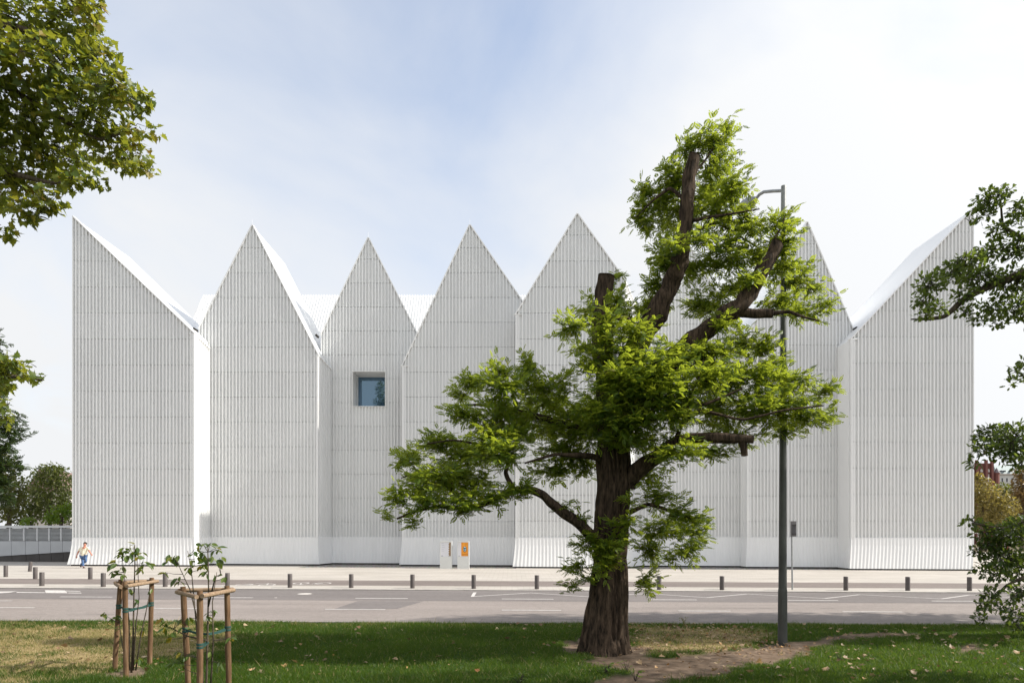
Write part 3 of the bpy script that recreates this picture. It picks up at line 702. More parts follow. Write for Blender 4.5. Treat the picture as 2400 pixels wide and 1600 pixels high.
# ------------------------------------------------------------------ lawn
poly_path = [(1290, 1640), (1400, 1600), (1450, 1575), (1380, 1548), (1330, 1515), (1345, 1490), (1480, 1525), (1560, 1540), (1660, 1530), (1760, 1512), (1840, 1500), (1920, 1493), (2000, 1486), (2150, 1482), (2150, 1488), (2010, 1497), (1930, 1509), (1880, 1524), (1810, 1546), (1700, 1570), (1600, 1588), (1520, 1612), (1420, 1640)]
def mapG(pts): return np.array([[G(a, b, .06).x, G(a, b, .06).y] for a, b in pts])
def inside(P, poly):
    x, y = P[:, 0], P[:, 1]; c = np.zeros(len(P), bool); n = len(poly)
    for i in range(n):
        x0, y0 = poly[i]; x1, y1 = poly[(i + 1) % n]
        cond = ((y0 > y) != (y1 > y)) & (x < (x1 - x0) * (y - y0) / (y1 - y0 + 1e-12) + x0); c ^= cond
    return c
def dist_poly(P, poly):
    dmin = np.full(len(P), 1e9); n = len(poly)
    for i in range(n):
        a = poly[i]; b = poly[(i + 1) % n]; ab = b - a; t = np.clip(((P - a) @ ab) / (ab @ ab + 1e-12), 0, 1)
        q = a + t[:, None] * ab; dmin = np.minimum(dmin, np.hypot(*(P - q).T))
    return dmin
PATH = mapG(poly_path)
LITTER = mapG([(1476, 1472), (1600, 1468), (1760, 1475), (1800, 1500), (1720, 1520), (1600, 1535), (1490, 1530)])
DRYP = mapG([(-200, 1464), (250, 1466), (430, 1472), (540, 1492), (500, 1520), (360, 1552), (200, 1578), (60, 1592), (-200, 1600)])
SOILP = mapG([(2235, 1510), (2290, 1504), (2330, 1510), (2310, 1526), (2250, 1530)])
MULCH = mapG([(225, 1585), (265, 1565), (330, 1555), (375, 1560), (350, 1580), (290, 1592)])
def ramp01(x, a, b): return np.clip((x - a) / (b - a), 0, 1)
def masks(P):
    P3 = np.c_[P, np.zeros(len(P))]
    nz = (vnoise(P3 * 1.7) - .5) + .6 * (vnoise(P3 * 5.1 + 9) - .5) + .35 * (vnoise(P3 * 14 + 3) - .5)
    def soft(poly, w, amp):
        d = dist_poly(P, poly); d = np.where(inside(P, poly), d, -d); return ramp01(d + nz * amp, -w, w)
    dirt = np.maximum(soft(PATH, .10, .55), np.maximum(soft(SOILP, .1, .4), soft(MULCH, .08, .25)))
    tb = np.array([XP(1415, 13.6), 13.8]); dt = np.hypot(P[:, 0] - tb[0], (P[:, 1] - tb[1]) * 1.3); dirt = np.maximum(dirt, ramp01(.95 + nz * .4 - dt, -.1, .1))
    dry = np.maximum(soft(DRYP, .5, 1.6), soft(LITTER, .3, 1.0))
    pt = vnoise(P3 * 2.6 + 31) * .6 + vnoise(P3 * 7 + 13) * .4; dry = dry * (.55 + .45 * ramp01(pt, .28, .46))
    dry = np.clip(dry + ramp01(P[:, 1], 16.6, 17.8) * .35 * (nz + .5), 0, 1)
    litter = soft(LITTER, .3, .8)
    return dirt, dry, litter
def lawn_h(P):
    P3 = np.c_[P, np.zeros(len(P))]
    return .06 - SLOPE * P[:, 0] + .05 * (vnoise(P3 * .45) - .5) + .015 * (vnoise(P3 * 2.3) - .5)
x = np.linspace(-24, 24, 400); y = np.linspace(-6, YN - .125, 220)
XX, YY = np.meshgrid(x, y); P = np.c_[XX.ravel(), YY.ravel()]
z = lawn_h(P); di, dr, li = masks(P); z = z - di * .025
k = len(x); idx = np.arange(len(P)).reshape(len(y), k)
Fc = np.c_[idx[:-1, :-1].ravel(), idx[:-1, 1:].ravel(), idx[1:, 1:].ravel(), idx[1:, :-1].ravel()]
lm = Mat('lawn soil and thatch'); lm.set(0.95, 0, 0.1)
ad, ay = lm.n('ShaderNodeAttribute', attribute_name='dirt').outputs['Fac'], lm.n('ShaderNodeAttribute', attribute_name='dry').outputs['Fac']
gcol = lm.ramp(lm.noise(9, 6, 0.65), [(0.3, (0.022, 0.050, 0.010)), (0.7, (0.050, 0.090, 0.018))])
dcol = lm.ramp(lm.noise(7, 6, 0.65), [(0.3, (0.19, 0.135, 0.065)), (0.7, (0.36, 0.275, 0.145))])
scol = lm.ramp(lm.noise(4, 7, 0.7), [(0.28, (0.085, 0.056, 0.038)), (0.5, (0.165, 0.118, 0.083)), (0.75, (0.235, 0.175, 0.128))])
lm.col(lm.mix(ad, lm.mix(ay, gcol, dcol), scol)); lm.bump(lm.noise(40, 5, 0.7), 0.5, 0.02)
lawn = np_mesh('lawn', np.c_[P, z], Fc, lm.m, smooth=True); lawn['kind'] = 'structure'
for nm_, arr in (('dirt', di), ('dry', dr)):
    at = lawn.data.attributes.new(nm_, 'FLOAT', 'POINT'); at.data.foreach_set('value', arr.astype(np.float32))
# grass blades
NB = 640000
Yb = 8.2 + (YN - .06 - 8.2) * rng.random(NB) ** 0.9; Xb = (rng.random(NB) * 2 - 1) * (Yb * .79 + 2.4)
P = np.c_[Xb, Yb]; di, dr, li = masks(P); P3 = np.c_[P, np.zeros(NB)]
dens = (1 - di) * (1 - .35 * dr) * (1 - .45 * li) * (.55 + .6 * vnoise(P3 * 3.3))
keep = rng.random(NB) < np.clip(dens, 0.0, 1); P = P[keep]; dr = dr[keep]; li = li[keep]; n = len(P)
z = lawn_h(P); hgt = (.035 + .055 * rng.random(n) ** 1.6) * (.75 + .7 * vnoise(np.c_[P, np.zeros(n)] * 1.1 + 5)); hgt = np.where(rng.random(n) < .01, hgt * 2.1, hgt); hgt *= 1 - .35 * dr
an = rng.random(n) * 2 * np.pi; wv = np.c_[np.cos(an), np.sin(an), np.zeros(n)] * (.0035 + .004 * rng.random(n))[:, None]
ln = rng.normal(0, .55, (n, 2)) * hgt[:, None]
b0 = np.c_[P, z - .005]; tip = b0 + np.c_[ln, hgt]
V = np.stack([b0 - wv, b0 + wv, tip], 1).reshape(-1, 3)
patch = vnoise(np.c_[P, np.zeros(n)] * .8 + 20)
tn = np.clip(.05 + .38 * rng.random(n) + .25 * (patch - .5), 0, .52); tn = np.where(rng.random(n) < dr * .9, .6 + .38 * rng.random(n), tn); tn = np.where(rng.random(n) < .05, .62 + .3 * rng.random(n), tn)
GRASS = leafmat('grass blades', [(0.0, (0.018, 0.048, 0.007)), (0.5, (0.058, 0.108, 0.011)), (0.6, (0.22, 0.165, 0.065)), (1.0, (0.48, 0.37, 0.20))], 0.35, (0.22, 0.34, 0.03), gloss=.2)
gr = np_mesh('grass', V, np.arange(3 * n).reshape(n, 3), GRASS, tint=np.repeat(tn, 3)); gr['kind'] = 'stuff'

# ------------------------------------------------------------------ leaf templates (x along the leaf, z up)
def fan(pts, fold=.18):
    pts = np.array(pts, float); V = np.c_[pts, fold * np.abs(pts[:, 1])]; c = np.array([[.35, 0, 0]]); V = np.r_[V, c]
    n = len(pts); Fc = np.array([(i, (i + 1) % n, n) for i in range(n)]); return V, Fc
def sym(half): return half + [(x, -y) for x, y in reversed(half) if abs(y) > 1e-6]
MAPLE = fan(sym([(0, 0), (.02, .12), (-.12, .38), (.12, .30), (.22, .55), (.38, .34), (.55, .36), (.62, .18), (1, 0)]), .22)
OAK = fan(sym([(0, 0), (.15, .10), (.22, .22), (.32, .13), (.45, .30), (.56, .17), (.70, .30), (.80, .17), (.93, .14), (1, 0)]), .2)
OVAL = fan(sym([(0, 0), (.18, .17), (.45, .25), (.75, .16), (1, 0)]), .3)
def compound(npair=5, L_=.155, ll=.052, lw=.034):
    V = []; Fc = []
    for i in range(npair):
        x = L_ * (.16 + .80 * i / npair); dz = -.25 * x * x / L_
        for s in (-1, 1):
            b = len(V); ang = R(62); dx, dy = math.cos(ang), s * math.sin(ang); nx, ny = -dy, dx; tilt = -.012
            sc = .8 + .35 * math.sin(math.pi * (i + .6) / npair)
            V += [(x, 0, dz), (x + dx * ll * sc * .5 + nx * lw / 2, dy * ll * sc * .5 + ny * lw / 2, dz + .004), (x + dx * ll * sc, dy * ll * sc, dz + tilt), (x + dx * ll * sc * .5 - nx * lw / 2, dy * ll * sc * .5 - ny * lw / 2, dz + .004)]
            Fc.append((b, b + 1, b + 2, b + 3))
    b = len(V); x = L_ * .95; dz = -.25 * x * x / L_
    V += [(x, 0, dz), (x + ll * .5, lw / 2, dz), (x + ll, 0, dz - .012), (x + ll * .5, -lw / 2, dz)]; Fc.append((b, b + 1, b + 2, b + 3))
    return np.array(V), np.array(Fc)
COMP = compound()
def frames(d, up):
    d = d / np.linalg.norm(d, axis=1, keepdims=True); s = np.cross(up, d); s /= np.linalg.norm(s, axis=1, keepdims=True) + 1e-9; u = np.cross(d, s); return np.stack([d, s, u], 2)
def scatter(name, tmpl, pos, d, up, size, tint, mat, parent=None):
    T, Fc = tmpl; B = frames(d, up); n = len(pos)
    V = np.einsum('nij,kj->nki', B, T) * size[:, None, None] + pos[:, None, :]
    Fa = (Fc[None] + (np.arange(n) * len(T))[:, None, None]).reshape(-1, Fc.shape[1])
    return np_mesh(name, V.reshape(-1, 3), Fa, mat, parent, np.repeat(tint, len(T)))
def rnd_unit(n): v = rng.normal(size=(n, 3)); return v / np.linalg.norm(v, axis=1, keepdims=True)
def blob_points(blobs, Y0, dspread, per_area, ydepth=1.0):
    """points inside ellipsoids given by photo pixel centre and radii, each with its own depth"""
    pts = []; ctr = []
    for bl in blobs:
        cx, cy, rx, ry = bl[:4]; yo = bl[4] if len(bl) > 4 else (rng.uniform(*dspread) if isinstance(dspread, tuple) else rng.uniform(-dspread, dspread))
        Y = Y0 + yo; c = np.array(W(cx, cy, Y)); rX, rZ = rx / F * Y, ry / F * Y; rY = max(.25, (rX + rZ) / 2 * ydepth)
        n = max(2, int(per_area * math.pi * rX * rZ)); u = rnd_unit(n) * (rng.random((n, 1)) ** .40)
        pts.append(c + u * np.array([rX, rY, rZ])); ctr.append(np.tile(c, (n, 1)))
    return np.concatenate(pts), np.concatenate(ctr)
def bark(name, c0, c1, stretch=(6, 6, 1)):
    m = Mat(name); m.set(0.95, 0, 0.15); a = m.noise(3, 6, .7, stretch=stretch); b = m.noise(1.3, 4, .6)
    k = m.ramp(a, [(0.36, c0), (0.64, c1)]); m.col(m.mix(.5, k, m.ramp(b, [(0.3, (.7, .7, .68)), (.7, (1.2, 1.15, 1.1))]), 'MULTIPLY')); m.bump(a, 0.9, 0.04); return m.m
BARK = bark('furrowed dark bark', (0.010, 0.008, 0.006), (0.105, 0.074, 0.052)); BARK2 = bark('grey brown bark', (0.05, 0.04, 0.03), (0.14, 0.115, 0.085)); TWIG = simple('dark twig', (0.035, 0.026, 0.02), .2, 9, .9)

# ------------------------------------------------------------------ big locust tree
TY = 13.55
base = W(1415, 1525, TY)
tree = thing('locust_tree', 'big pollarded locust tree with furrowed dark trunk on the lawn', 'tree', (base.x, TY, .05))
tp = [(1535, 1344, 1482), (1522, 1351, 1477), (1505, 1356, 1475), (1480, 1361, 1474), (1440, 1368, 1473), (1400, 1373, 1474), (1350, 1382, 1472), (1300, 1388, 1469), (1250, 1390, 1474), (1200, 1392, 1476), (1150, 1398, 1478), (1110, 1400, 1482), (1080, 1398, 1484), (1050, 1400, 1482), (1010, 1402, 1472), (960, 1404, 1462), (900, 1408, 1452), (850, 1412, 1440)]
tp.reverse()
NR, NS = 260, 180
py_ = np.linspace(tp[0][0], tp[-1][0], NR); xl_ = np.interp(py_, [t[0] for t in tp], [t[1] for t in tp]); xr_ = np.interp(py_, [t[0] for t in tp], [t[2] for t in tp])
zc = CH + (HY - py_) / F * TY; xc = ((xl_ + xr_) / 2 - CX) / F * TY; rr = (xr_ - xl_) / 2 / F * TY
th = np.linspace(0, 2 * np.pi, NS, endpoint=False); TH, ZZ = np.meshgrid(th, zc)
nf = 26; w_ = vnoise(np.stack([TH / (2 * np.pi) * 6, ZZ * .9, 0 * TH], -1), 6) * .9
rid = np.abs(vnoise(np.stack([(TH / (2 * np.pi) * nf + w_ * 2) % nf, ZZ * 1.3, 0 * TH + 2], -1), nf) * 2 - 1)
rid2 = vnoise(np.stack([(TH / (2 * np.pi) * 60 + w_ * 4) % 60, ZZ * 5, 0 * TH + 7], -1), 60)
lump = vnoise(np.stack([TH / (2 * np.pi) * 5, ZZ * 1.1, 0 * TH + 4], -1), 5) - .5
flare = np.clip((.45 - ZZ) / .5, 0, 1) ** 2
RRm = rr[:, None] * (1 + .10 * lump + flare * .07 * np.cos(TH * 5 + 1)) - .10 * (1 - rid) ** 1.7 + .022 * rid2
V = np.stack([xc[:, None] + RRm * np.cos(TH), TY + RRm * .95 * np.sin(TH), ZZ], -1).reshape(-1, 3)
idx = np.arange(NR * NS).reshape(NR, NS); nx_ = np.roll(idx, -1, 1)
trunk = np_mesh('trunk', V, np.c_[idx[:-1].ravel(), idx[1:].ravel(), nx_[1:].ravel(), nx_[:-1].ravel()], BARK, tree, smooth=True)
def limb(pts, r0, r1, name='branch', parent=None, mat=None, Yb=TY, sides=22, rough=.10, cap=True):
    """pts: (px, py, depth offset); radii in photo pixels at that depth"""
    C = np.array([np.array(W(a, b, Yb + c)) for a, b, c in pts]); t = np.linspace(0, 1, len(C)); m = max(8, int(np.sum(np.linalg.norm(np.diff(C, axis=0), axis=1)) / .05)); u = np.linspace(0, 1, m)
    D = np.stack([np.interp(u, t, C[:, i]) for i in range(3)], 1)
    for _ in range(max(1, m // 14)): D[1:-1] = (D[:-2] + 2 * D[1:-1] + D[2:]) / 4
    rad = (r0 + (r1 - r0) * u) / F * Yb; T = np.gradient(D, axis=0); T /= np.linalg.norm(T, axis=1, keepdims=True)
    ref = np.array([.2, .95, .1]); A = np.cross(T, ref); A /= np.linalg.norm(A, axis=1, keepdims=True) + 1e-9; B = np.cross(T, A)
    th = np.linspace(0, 2 * np.pi, sides, endpoint=False); TH, UU = np.meshgrid(th, u * m * .05)
    nn = vnoise(np.stack([TH / (2 * np.pi) * 8, UU * 3.0, 0 * TH + 3 + len(pts)], -1), 8) - .5; n2 = vnoise(np.stack([TH / (2 * np.pi) * 16, UU * 5, 0 * TH + 11], -1), 16) - .5
    Rm = rad[:, None] * (1 + 2 * rough * nn + 1.6 * rough * n2)
    V = D[:, None] + Rm[..., None] * (np.cos(TH)[..., None] * A[:, None] + np.sin(TH)[..., None] * B[:, None])
    V = V.reshape(-1, 3); idx = np.arange(m * sides).reshape(m, sides); nx_ = np.roll(idx, -1, 1)
    Fc = np.c_[idx[:-1].ravel(), idx[1:].ravel(), nx_[1:].ravel(), nx_[:-1].ravel()]
    if cap:
        V = np.r_[V, [D[0] - T[0] * rad[0] * .1], [D[-1] + T[-1] * rad[-1] * .15]]; c0, c1 = m * sides, m * sides + 1
        Fc = np.r_[Fc, np.array([(idx[0, k], nx_[0, k], c0, c0) for k in range(0)]).reshape(-1, 4).astype(int)]
        Fc = np.r_[Fc, np.array([(idx[-1, k], idx[-1, (k + 1) % sides], idx[-1, (k + 2) % sides], c1) for k in range(0, sides, 2)])]
    return np_mesh(name, V, Fc, mat or BARK, parent or tree, smooth=True)
limb([(1432, 1010, 0), (1428, 930, 0), (1417, 870, 0), (1412, 800, 0), (1412, 730, 0), (1418, 646, 0)], 30, 19, rough=.16)
limb([(1440, 1000, .1), (1460, 900, .2), (1480, 830, .2), (1520, 765, .2), (1552, 710, .15), (1575, 660, .1), (1592, 610, 0), (1604, 550, 0), (1612, 480, 0), (1612, 430, 0), (1628, 364, 0)], 30, 13, rough=.2)
limb([(1458, 990, -.1), (1530, 880, -.2), (1614, 806, -.2), (1680, 755, -.3), (1738, 712, -.4), (1768, 668, -.4), (1798, 615, -.4), (1824, 568, -.4)], 26, 13, rough=.2)
limb([(1735, 730, -.35), (1770, 735, -.4), (1812, 734, -.5)], 12, 10)
limb([(1812, 734, -.5), (1850, 730, -.6), (1880, 742, -.7), (1920, 752, -.7)], 5, 1.5)
limb([(1470, 1135, 0), (1484, 1110, -.1), (1518, 1083, -.3), (1544, 1067, -.5), (1583, 1036, -.7), (1621, 1026, -.8), (1697, 1026, -1.0), (1766, 1029, -1.1)], 22, 9)
limb([(1740, 1030, -1.05), (1744, 1050, -1.05), (1745, 1068, -1.05)], 9, 7)
limb([(1415, 1275, -.2), (1389, 1258, -.35), (1354, 1221, -.5), (1320, 1202, -.6), (1289, 1177, -.7), (1276, 1160, -.75), (1247, 1147, -.8), (1205, 1146, -.9), (1163, 1167, -1), (1132, 1183, -1), (1090, 1192, -1.1), (1040, 1185, -1.1), (980, 1195, -1.2), (930, 1215, -1.2)], 14, 2)
for pts, a, b in ([(1410, 1075, -.1), (1385, 1068, -.3), (1340, 1066, -.5), (1300, 1064, -.6), (1230, 1085, -.8)], 9, 2), ([(1415, 1010, .1), (1340, 1000, .2), (1263, 976, .3), (1220, 965, .3), (1171, 953, .3), (1120, 948, .3), (1080, 950, .3)], 10, 2), \
    ([(1205, 1146, -.9), (1190, 1122, -.9), (1184, 1105, -.8), (1198, 1068, -.8), (1163, 1050, -.7), (1110, 1038, -.7), (1060, 1030, -.6), (1000, 1040, -.6)], 6, 1.5), ([(1110, 1190, -1.0), (1060, 1150, -.9), (1030, 1120, -.9), (980, 1105, -.8), (940, 1120, -.8)], 5, 1.2), \
    ([(1430, 1020, -.5), (1500, 990, -.8), (1560, 970, -1), (1600, 955, -1.2), (1660, 945, -1.3), (1740, 910, -1.3)], 8, 2), ([(1600, 955, -1.2), (1620, 920, -1.2), (1640, 880, -1.2), (1650, 840, -1.2)], 4, 1.2), ([(1583, 1030, -.7), (1600, 990, -.8), (1640, 960, -.9), (1740, 985, -1), (1840, 960, -1.1), (1930, 950, -1.1)], 5, 1.5), \
    ([(1475, 1200, -.1), (1520, 1180, -.4), (1570, 1195, -.5), (1620, 1215, -.6)], 6, 1.5), ([(1480, 800, .1), (1480, 780, -.1), (1470, 740, -.3), (1420, 760, -.5), (1370, 760, -.6), (1320, 770, -.6)], 6, 1.5), ([(1608, 470, 0), (1570, 440, .1), (1530, 470, .2), (1490, 510, .2)], 5, 1.2), ([(1612, 420, .1), (1650, 380, .3), (1680, 335, .4), (1700, 305, .4)], 3.5, .8), \
    ([(1607, 520, 0), (1660, 510, -.2), (1720, 500, -.3), (1780, 490, -.3)], 5, 1.2), ([(1590, 560, .1), (1680, 520, .3), (1720, 545, .5), (1790, 590, .5)], 5, 1.2), ([(1815, 560, -.3), (1835, 525, -.2), (1840, 505, -.2)], 3, .8):
    limb(pts, a, b, sides=10, rough=.08)
D = lambda L_: [tuple([c[0] * 1.0204, c[1] * 1.0204, c[2] * 1.0204, c[3] * 1.0204] + list(c[4:])) for c in L_]
BL_UP = D([(1640, 325, 42, 42, .5), (1674, 292, 16, 26), (1590, 340, 34, 34, .6), (1550, 400, 34, 48, .5), (1650, 405, 50, 50, .6), (1690, 428, 36, 34), (1495, 440, 45, 26), (1478, 500, 40, 38), (1550, 480, 60, 55), (1655, 480, 70, 50), (1720, 520, 55, 34), (1795, 510, 30, 26), (1800, 560, 38, 45), (1530, 590, 44, 50), (1600, 615, 55, 26, .5), (1670, 580, 65, 44), (1740, 590, 40, 30), (1830, 640, 40, 44), (1870, 660, 32, 14), (1855, 715, 52, 26), (1895, 690, 22, 14), (1790, 690, 40, 30), (1630, 700, 60, 40, .6), (1690, 660, 40, 30, .6), (1515, 655, 34, 34), (1790, 620, 30, 30),
            (1610, 540, 40, 22, -.45), (1545, 565, 30, 20, -.45)])
BL_MID = D([(1405, 640, 22, 18), (1365, 705, 42, 32), (1315, 745, 38, 30), (1425, 725, 50, 42, .6), (1460, 765, 50, 36), (1345, 795, 38, 24), (1290, 770, 16, 10), (1500, 700, 40, 30, .7),
            (1400, 845, 85, 40), (1500, 850, 105, 48), (1620, 845, 105, 50), (1700, 790, 50, 34), (1760, 800, 34, 34), (1745, 860, 90, 44), (1830, 880, 50, 30), (1890, 900, 36, 20), (1850, 950, 60, 34), (1770, 930, 90, 50), (1650, 930, 110, 60), (1500, 930, 110, 56), (1390, 930, 80, 56), (1700, 1000, 70, 22), (1805, 985, 44, 22), (1895, 960, 26, 10), (1560, 805, 60, 22, -.8), (1640, 800, 40, 20), (1420, 880, 66, 46, -1.0), (1375, 945, 56, 38, -1.0), (1440, 960, 60, 40, -1.15), (1470, 880, 56, 40, -1.0), (1385, 1000, 42, 22, -.9), (1550, 900, 60, 40, -1.3), (1470, 820, 44, 24, -.7), (1540, 950, 56, 34, -1.2), (1440, 1010, 40, 16, -.9), (1640, 870, 60, 36, -1.2), (1730, 640, 34, 26, -.55), (1660, 740, 34, 22, -.6), (1385, 740, 40, 34, -.55), (1395, 800, 40, 36, -.6), (1420, 690, 26, 18, -.4)])
BL_LEFT = D([(1210, 840, 22, 34), (1150, 855, 26, 24), (1080, 880, 38, 26), (1055, 905, 24, 20), (1150, 885, 55, 40), (1250, 890, 74, 44), (1060, 945, 44, 26), (1140, 955, 84, 42), (1250, 960, 96, 54), (1330, 985, 84, 54), (1000, 1015, 46, 26), (950, 1045, 36, 22), (1060, 1040, 84, 40), (1150, 1040, 70, 40), (1300, 1045, 66, 36), (930, 1060, 28, 20), (915, 1140, 30, 24), (890, 1185, 16, 12), (975, 1115, 60, 44), (1080, 1105, 74, 34), (945, 1195, 24, 16), (1060, 1155, 56, 18), (1175, 1130, 40, 16), (1260, 1085, 44, 26), (1470, 1000, 84, 34), (1550, 1035, 80, 30), (1640, 1040, 50, 16), (1040, 1085, 40, 30), (1345, 1070, 26, 30, .5), (1180, 1000, 50, 30), (1060, 1168, 50, 15, -1.2), (1120, 1140, 50, 20, -1.25), (975, 1150, 46, 22, -1.3), (1000, 1090, 60, 30, -1.1), (1195, 1122, 36, 16, -1.1), (1130, 1000, 50, 30, -1)])
BL_LOW = D([(1490, 1090, 40, 30), (1520, 1140, 50, 30), (1570, 1180, 40, 28), (1605, 1190, 26, 16), (1530, 1210, 60, 32), (1585, 1255, 32, 40), (1500, 1265, 40, 32), (1490, 1335, 22, 36), (1600, 1230, 22, 32), (1545, 1275, 16, 20),
            (1400, 1245, 44, 40, -.75), (1345, 1250, 28, 26, -.5), (1325, 1300, 26, 22, -.4), (1395, 1295, 38, 30, -.75), (1345, 1328, 26, 10, -.4), (1300, 1162, 26, 14, -.5), (1330, 1190, 26, 12, -.45), (1315, 1345, 12, 18, -.4), (1430, 1200, 36, 20, -.8), (1450, 1150, 20, 16, -.75)])
LEAFG = leafmat('locust leaflets', [(0.0, (0.026, 0.066, 0.012)), (0.5, (0.064, 0.125, 0.015)), (0.9, (0.115, 0.18, 0.018)), (1.0, (0.20, 0.19, 0.02))], 0.52, (0.54, 0.62, 0.045), gloss=.4)
def locust_foliage(sets, Y0, trunk_x, parent, scale=1.0, mat=LEAFG, nl=7):
    pos = []; dd = []; uu = []; sz = []; tt = []; tw = MB()
    for blobs, per, spread in sets:
        p, c = blob_points(blobs, Y0, spread, per)
        n = len(p); out = p - c; ax = p - np.array([trunk_x, Y0, 0]); ax[:, 2] = 0; ax /= np.linalg.norm(ax, axis=1, keepdims=True) + 1e-6
        d0 = .55 * ax + .9 * out / (np.linalg.norm(out, axis=1, keepdims=True) + 1e-6) + .5 * rnd_unit(n) + np.array([0, 0, .15]); d0 /= np.linalg.norm(d0, axis=1, keepdims=True)
        cl = vnoise(p * 1.6)
        for i in range(n):
            Ln = scale * rng.uniform(.25, .5)
            a = p[i] - d0[i] * Ln * .6; b = a + d0[i] * Ln
            if i % 2 == 0: tw.tube([a, b], [.005 * scale, .0025 * scale], 3, False)
            sd = np.cross(d0[i], [0, 0, 1.0]); sd /= np.linalg.norm(sd) + 1e-6; flip = 1
            for k in range(nl):
                f = (k + .5) / nl; flip = -flip
                dirv = d0[i] * (.55 if k < nl - 1 else 1.4) + sd * flip * .85 + rng.normal(0, .36, 3) + np.array([0, 0, .05])
                pos.append(a + (b - a) * f); dd.append(dirv); uu.append(np.array([0, 0, 1.0]) + rng.normal(0, .55, 3)); sz.append(scale * rng.uniform(.62, 1.0)); tt.append(np.clip(.1 + .55 * cl[i] + .35 * rng.random(), 0, 1) if rng.random() > .012 else 1.0)
    tag(tw.build('twigs', TWIG, parent, fixn=False), kind='stuff')
    o = scatter('foliage', COMP, np.array(pos), np.array(dd), np.array(uu), np.array(sz), np.array(tt), mat, parent); o['kind'] = 'stuff'; return o
locust_foliage([(BL_UP, 105, (-.25, 1.2)), (BL_MID, 106, (-1.7, 1.3)), (BL_LEFT, 116, (-1.4, 1.4)), (BL_LOW, 105, .6)], TY, base.x, tree)

# ------------------------------------------------------------------ broadleaf trees with individual leaves
def leaf_tree(root, tmpl, tname, blobs, Y0, spread, per, size, mat, matobj, off=None, offper=0, trunk_xy=(0, 0), indiv=280, droop=.5, twigs=True):
    p, c = blob_points(blobs, Y0, spread, per)
    order = np.argsort(p[:, 1]); p = p[order]; c = c[order]
    ni = min(indiv, len(p)); sel = np.zeros(len(p), bool)
    inv = (np.abs(p[:, 0] / p[:, 1]) < .745) & ((p[:, 2] - CH) / p[:, 1] < .77) & ((p[:, 2] - CH) / p[:, 1] > -.22)
    sel[np.where(inv)[0][:ni]] = True
    q = p
    if off:
        q2, c2 = blob_points(off, Y0, spread, offper); q = np.r_[p, q2]; c = np.r_[c, c2]; sel = np.r_[sel, np.zeros(len(q2), bool)]
    n = len(q); d = rnd_unit(n) + .7 * (q - c) / (np.linalg.norm(q - c, axis=1, keepdims=True) + 1e-6) + np.array([0, 0, -droop])
    up = np.array([.25, -.1, 1.0]) + rng.normal(0, .45, (n, 3)); s = size * rng.uniform(.7, 1.25, n)
    tn = np.clip(.25 * rng.random(n) + .75 * vnoise(q * 1.3) + .12 * rng.normal(size=n), 0, 1)
    r_ = ~sel
    o = scatter('foliage', tmpl, q[r_], d[r_], up[r_], s[r_], tn[r_], mat, root); o['kind'] = 'stuff'
    T, Fc = tmpl; me = bpy.data.meshes.new('leaf'); me.from_pydata(T.tolist(), [], Fc.tolist()); me.materials.append(matobj)
    B = frames(d[sel], up[sel])
    for k, (b, pp_, ss) in enumerate(zip(B, q[sel], s[sel])):
        lo = bpy.data.objects.new('leaf', me); COL.objects.link(lo); lo.parent = root
        mtx = Matrix(((*(b[0] * ss), pp_[0]), (*(b[1] * ss), pp_[1]), (*(b[2] * ss), pp_[2]), (0, 0, 0, 1)))
        lo.matrix_basis = Matrix.Translation(-root.location) @ mtx
    if twigs:
        tw = MB()
        for i in range(0, len(q), 5):
            e = q[i]; a = e + (c[i] - e) * rng.uniform(.35, .7) + rng.normal(0, .08, 3); m_ = (a + e) / 2 + rng.normal(0, .05, 3)
            tw.tube([a, m_, e], [.008, .006, .003], 4, False)
        tag(tw.build('twigs', TWIG, root, fixn=False), kind='stuff')
PL_ST = [(0.0, (0.026, 0.050, 0.010)), (0.4, (0.055, 0.098, 0.015)), (0.72, (0.105, 0.135, 0.018)), (0.93, (0.22, 0.17, 0.02)), (1.0, (0.26, 0.13, 0.03))]
PLANE = leafmat('maple leaves', PL_ST, 0.45, (0.44, 0.46, 0.04)); PLANEO = leafmat('maple leaf', PL_ST, 0.45, (0.44, 0.46, 0.04), True)
MY = 14.2
mt = thing('maple_tree', 'tall maple with yellowing leaves reaching in at the upper left', 'tree', (-15.2, 14.6, .1))
limb([(-560, 1560, .4), (-555, 1100, .4), (-540, 500, .5), (-520, 0, .5), (-500, -350, .5)], 38, 14, 'trunk', mt, BARK2, MY, 20)
for pts in ([(-540, 520, .4), (-350, 380, .2), (-150, 250, 0), (0, 195, 0), (110, 260, 0), (230, 330, 0), (320, 300, 0)], [(-530, 300, .4), (-300, 130, .2), (-60, 40, 0), (60, 70, 0), (150, 140, 0), (270, 190, 0)], [(-545, 700, .4), (-350, 560, .2), (-120, 420, 0), (0, 400, 0), (120, 430, 0), (200, 420, 0)],
            [(-545, 950, .4), (-300, 900, .2), (-100, 870, 0), (10, 880, 0), (100, 890, 0)], [(-520, 50, .4), (-300, -150, .2), (-80, -180, 0), (100, -60, 0), (210, 40, 0)], [(-505, -200, .5), (-350, -400, .5), (-200, -520, .5)]):
    limb(pts, 14, 2, 'branch', mt, BARK2, MY, 10, .06)
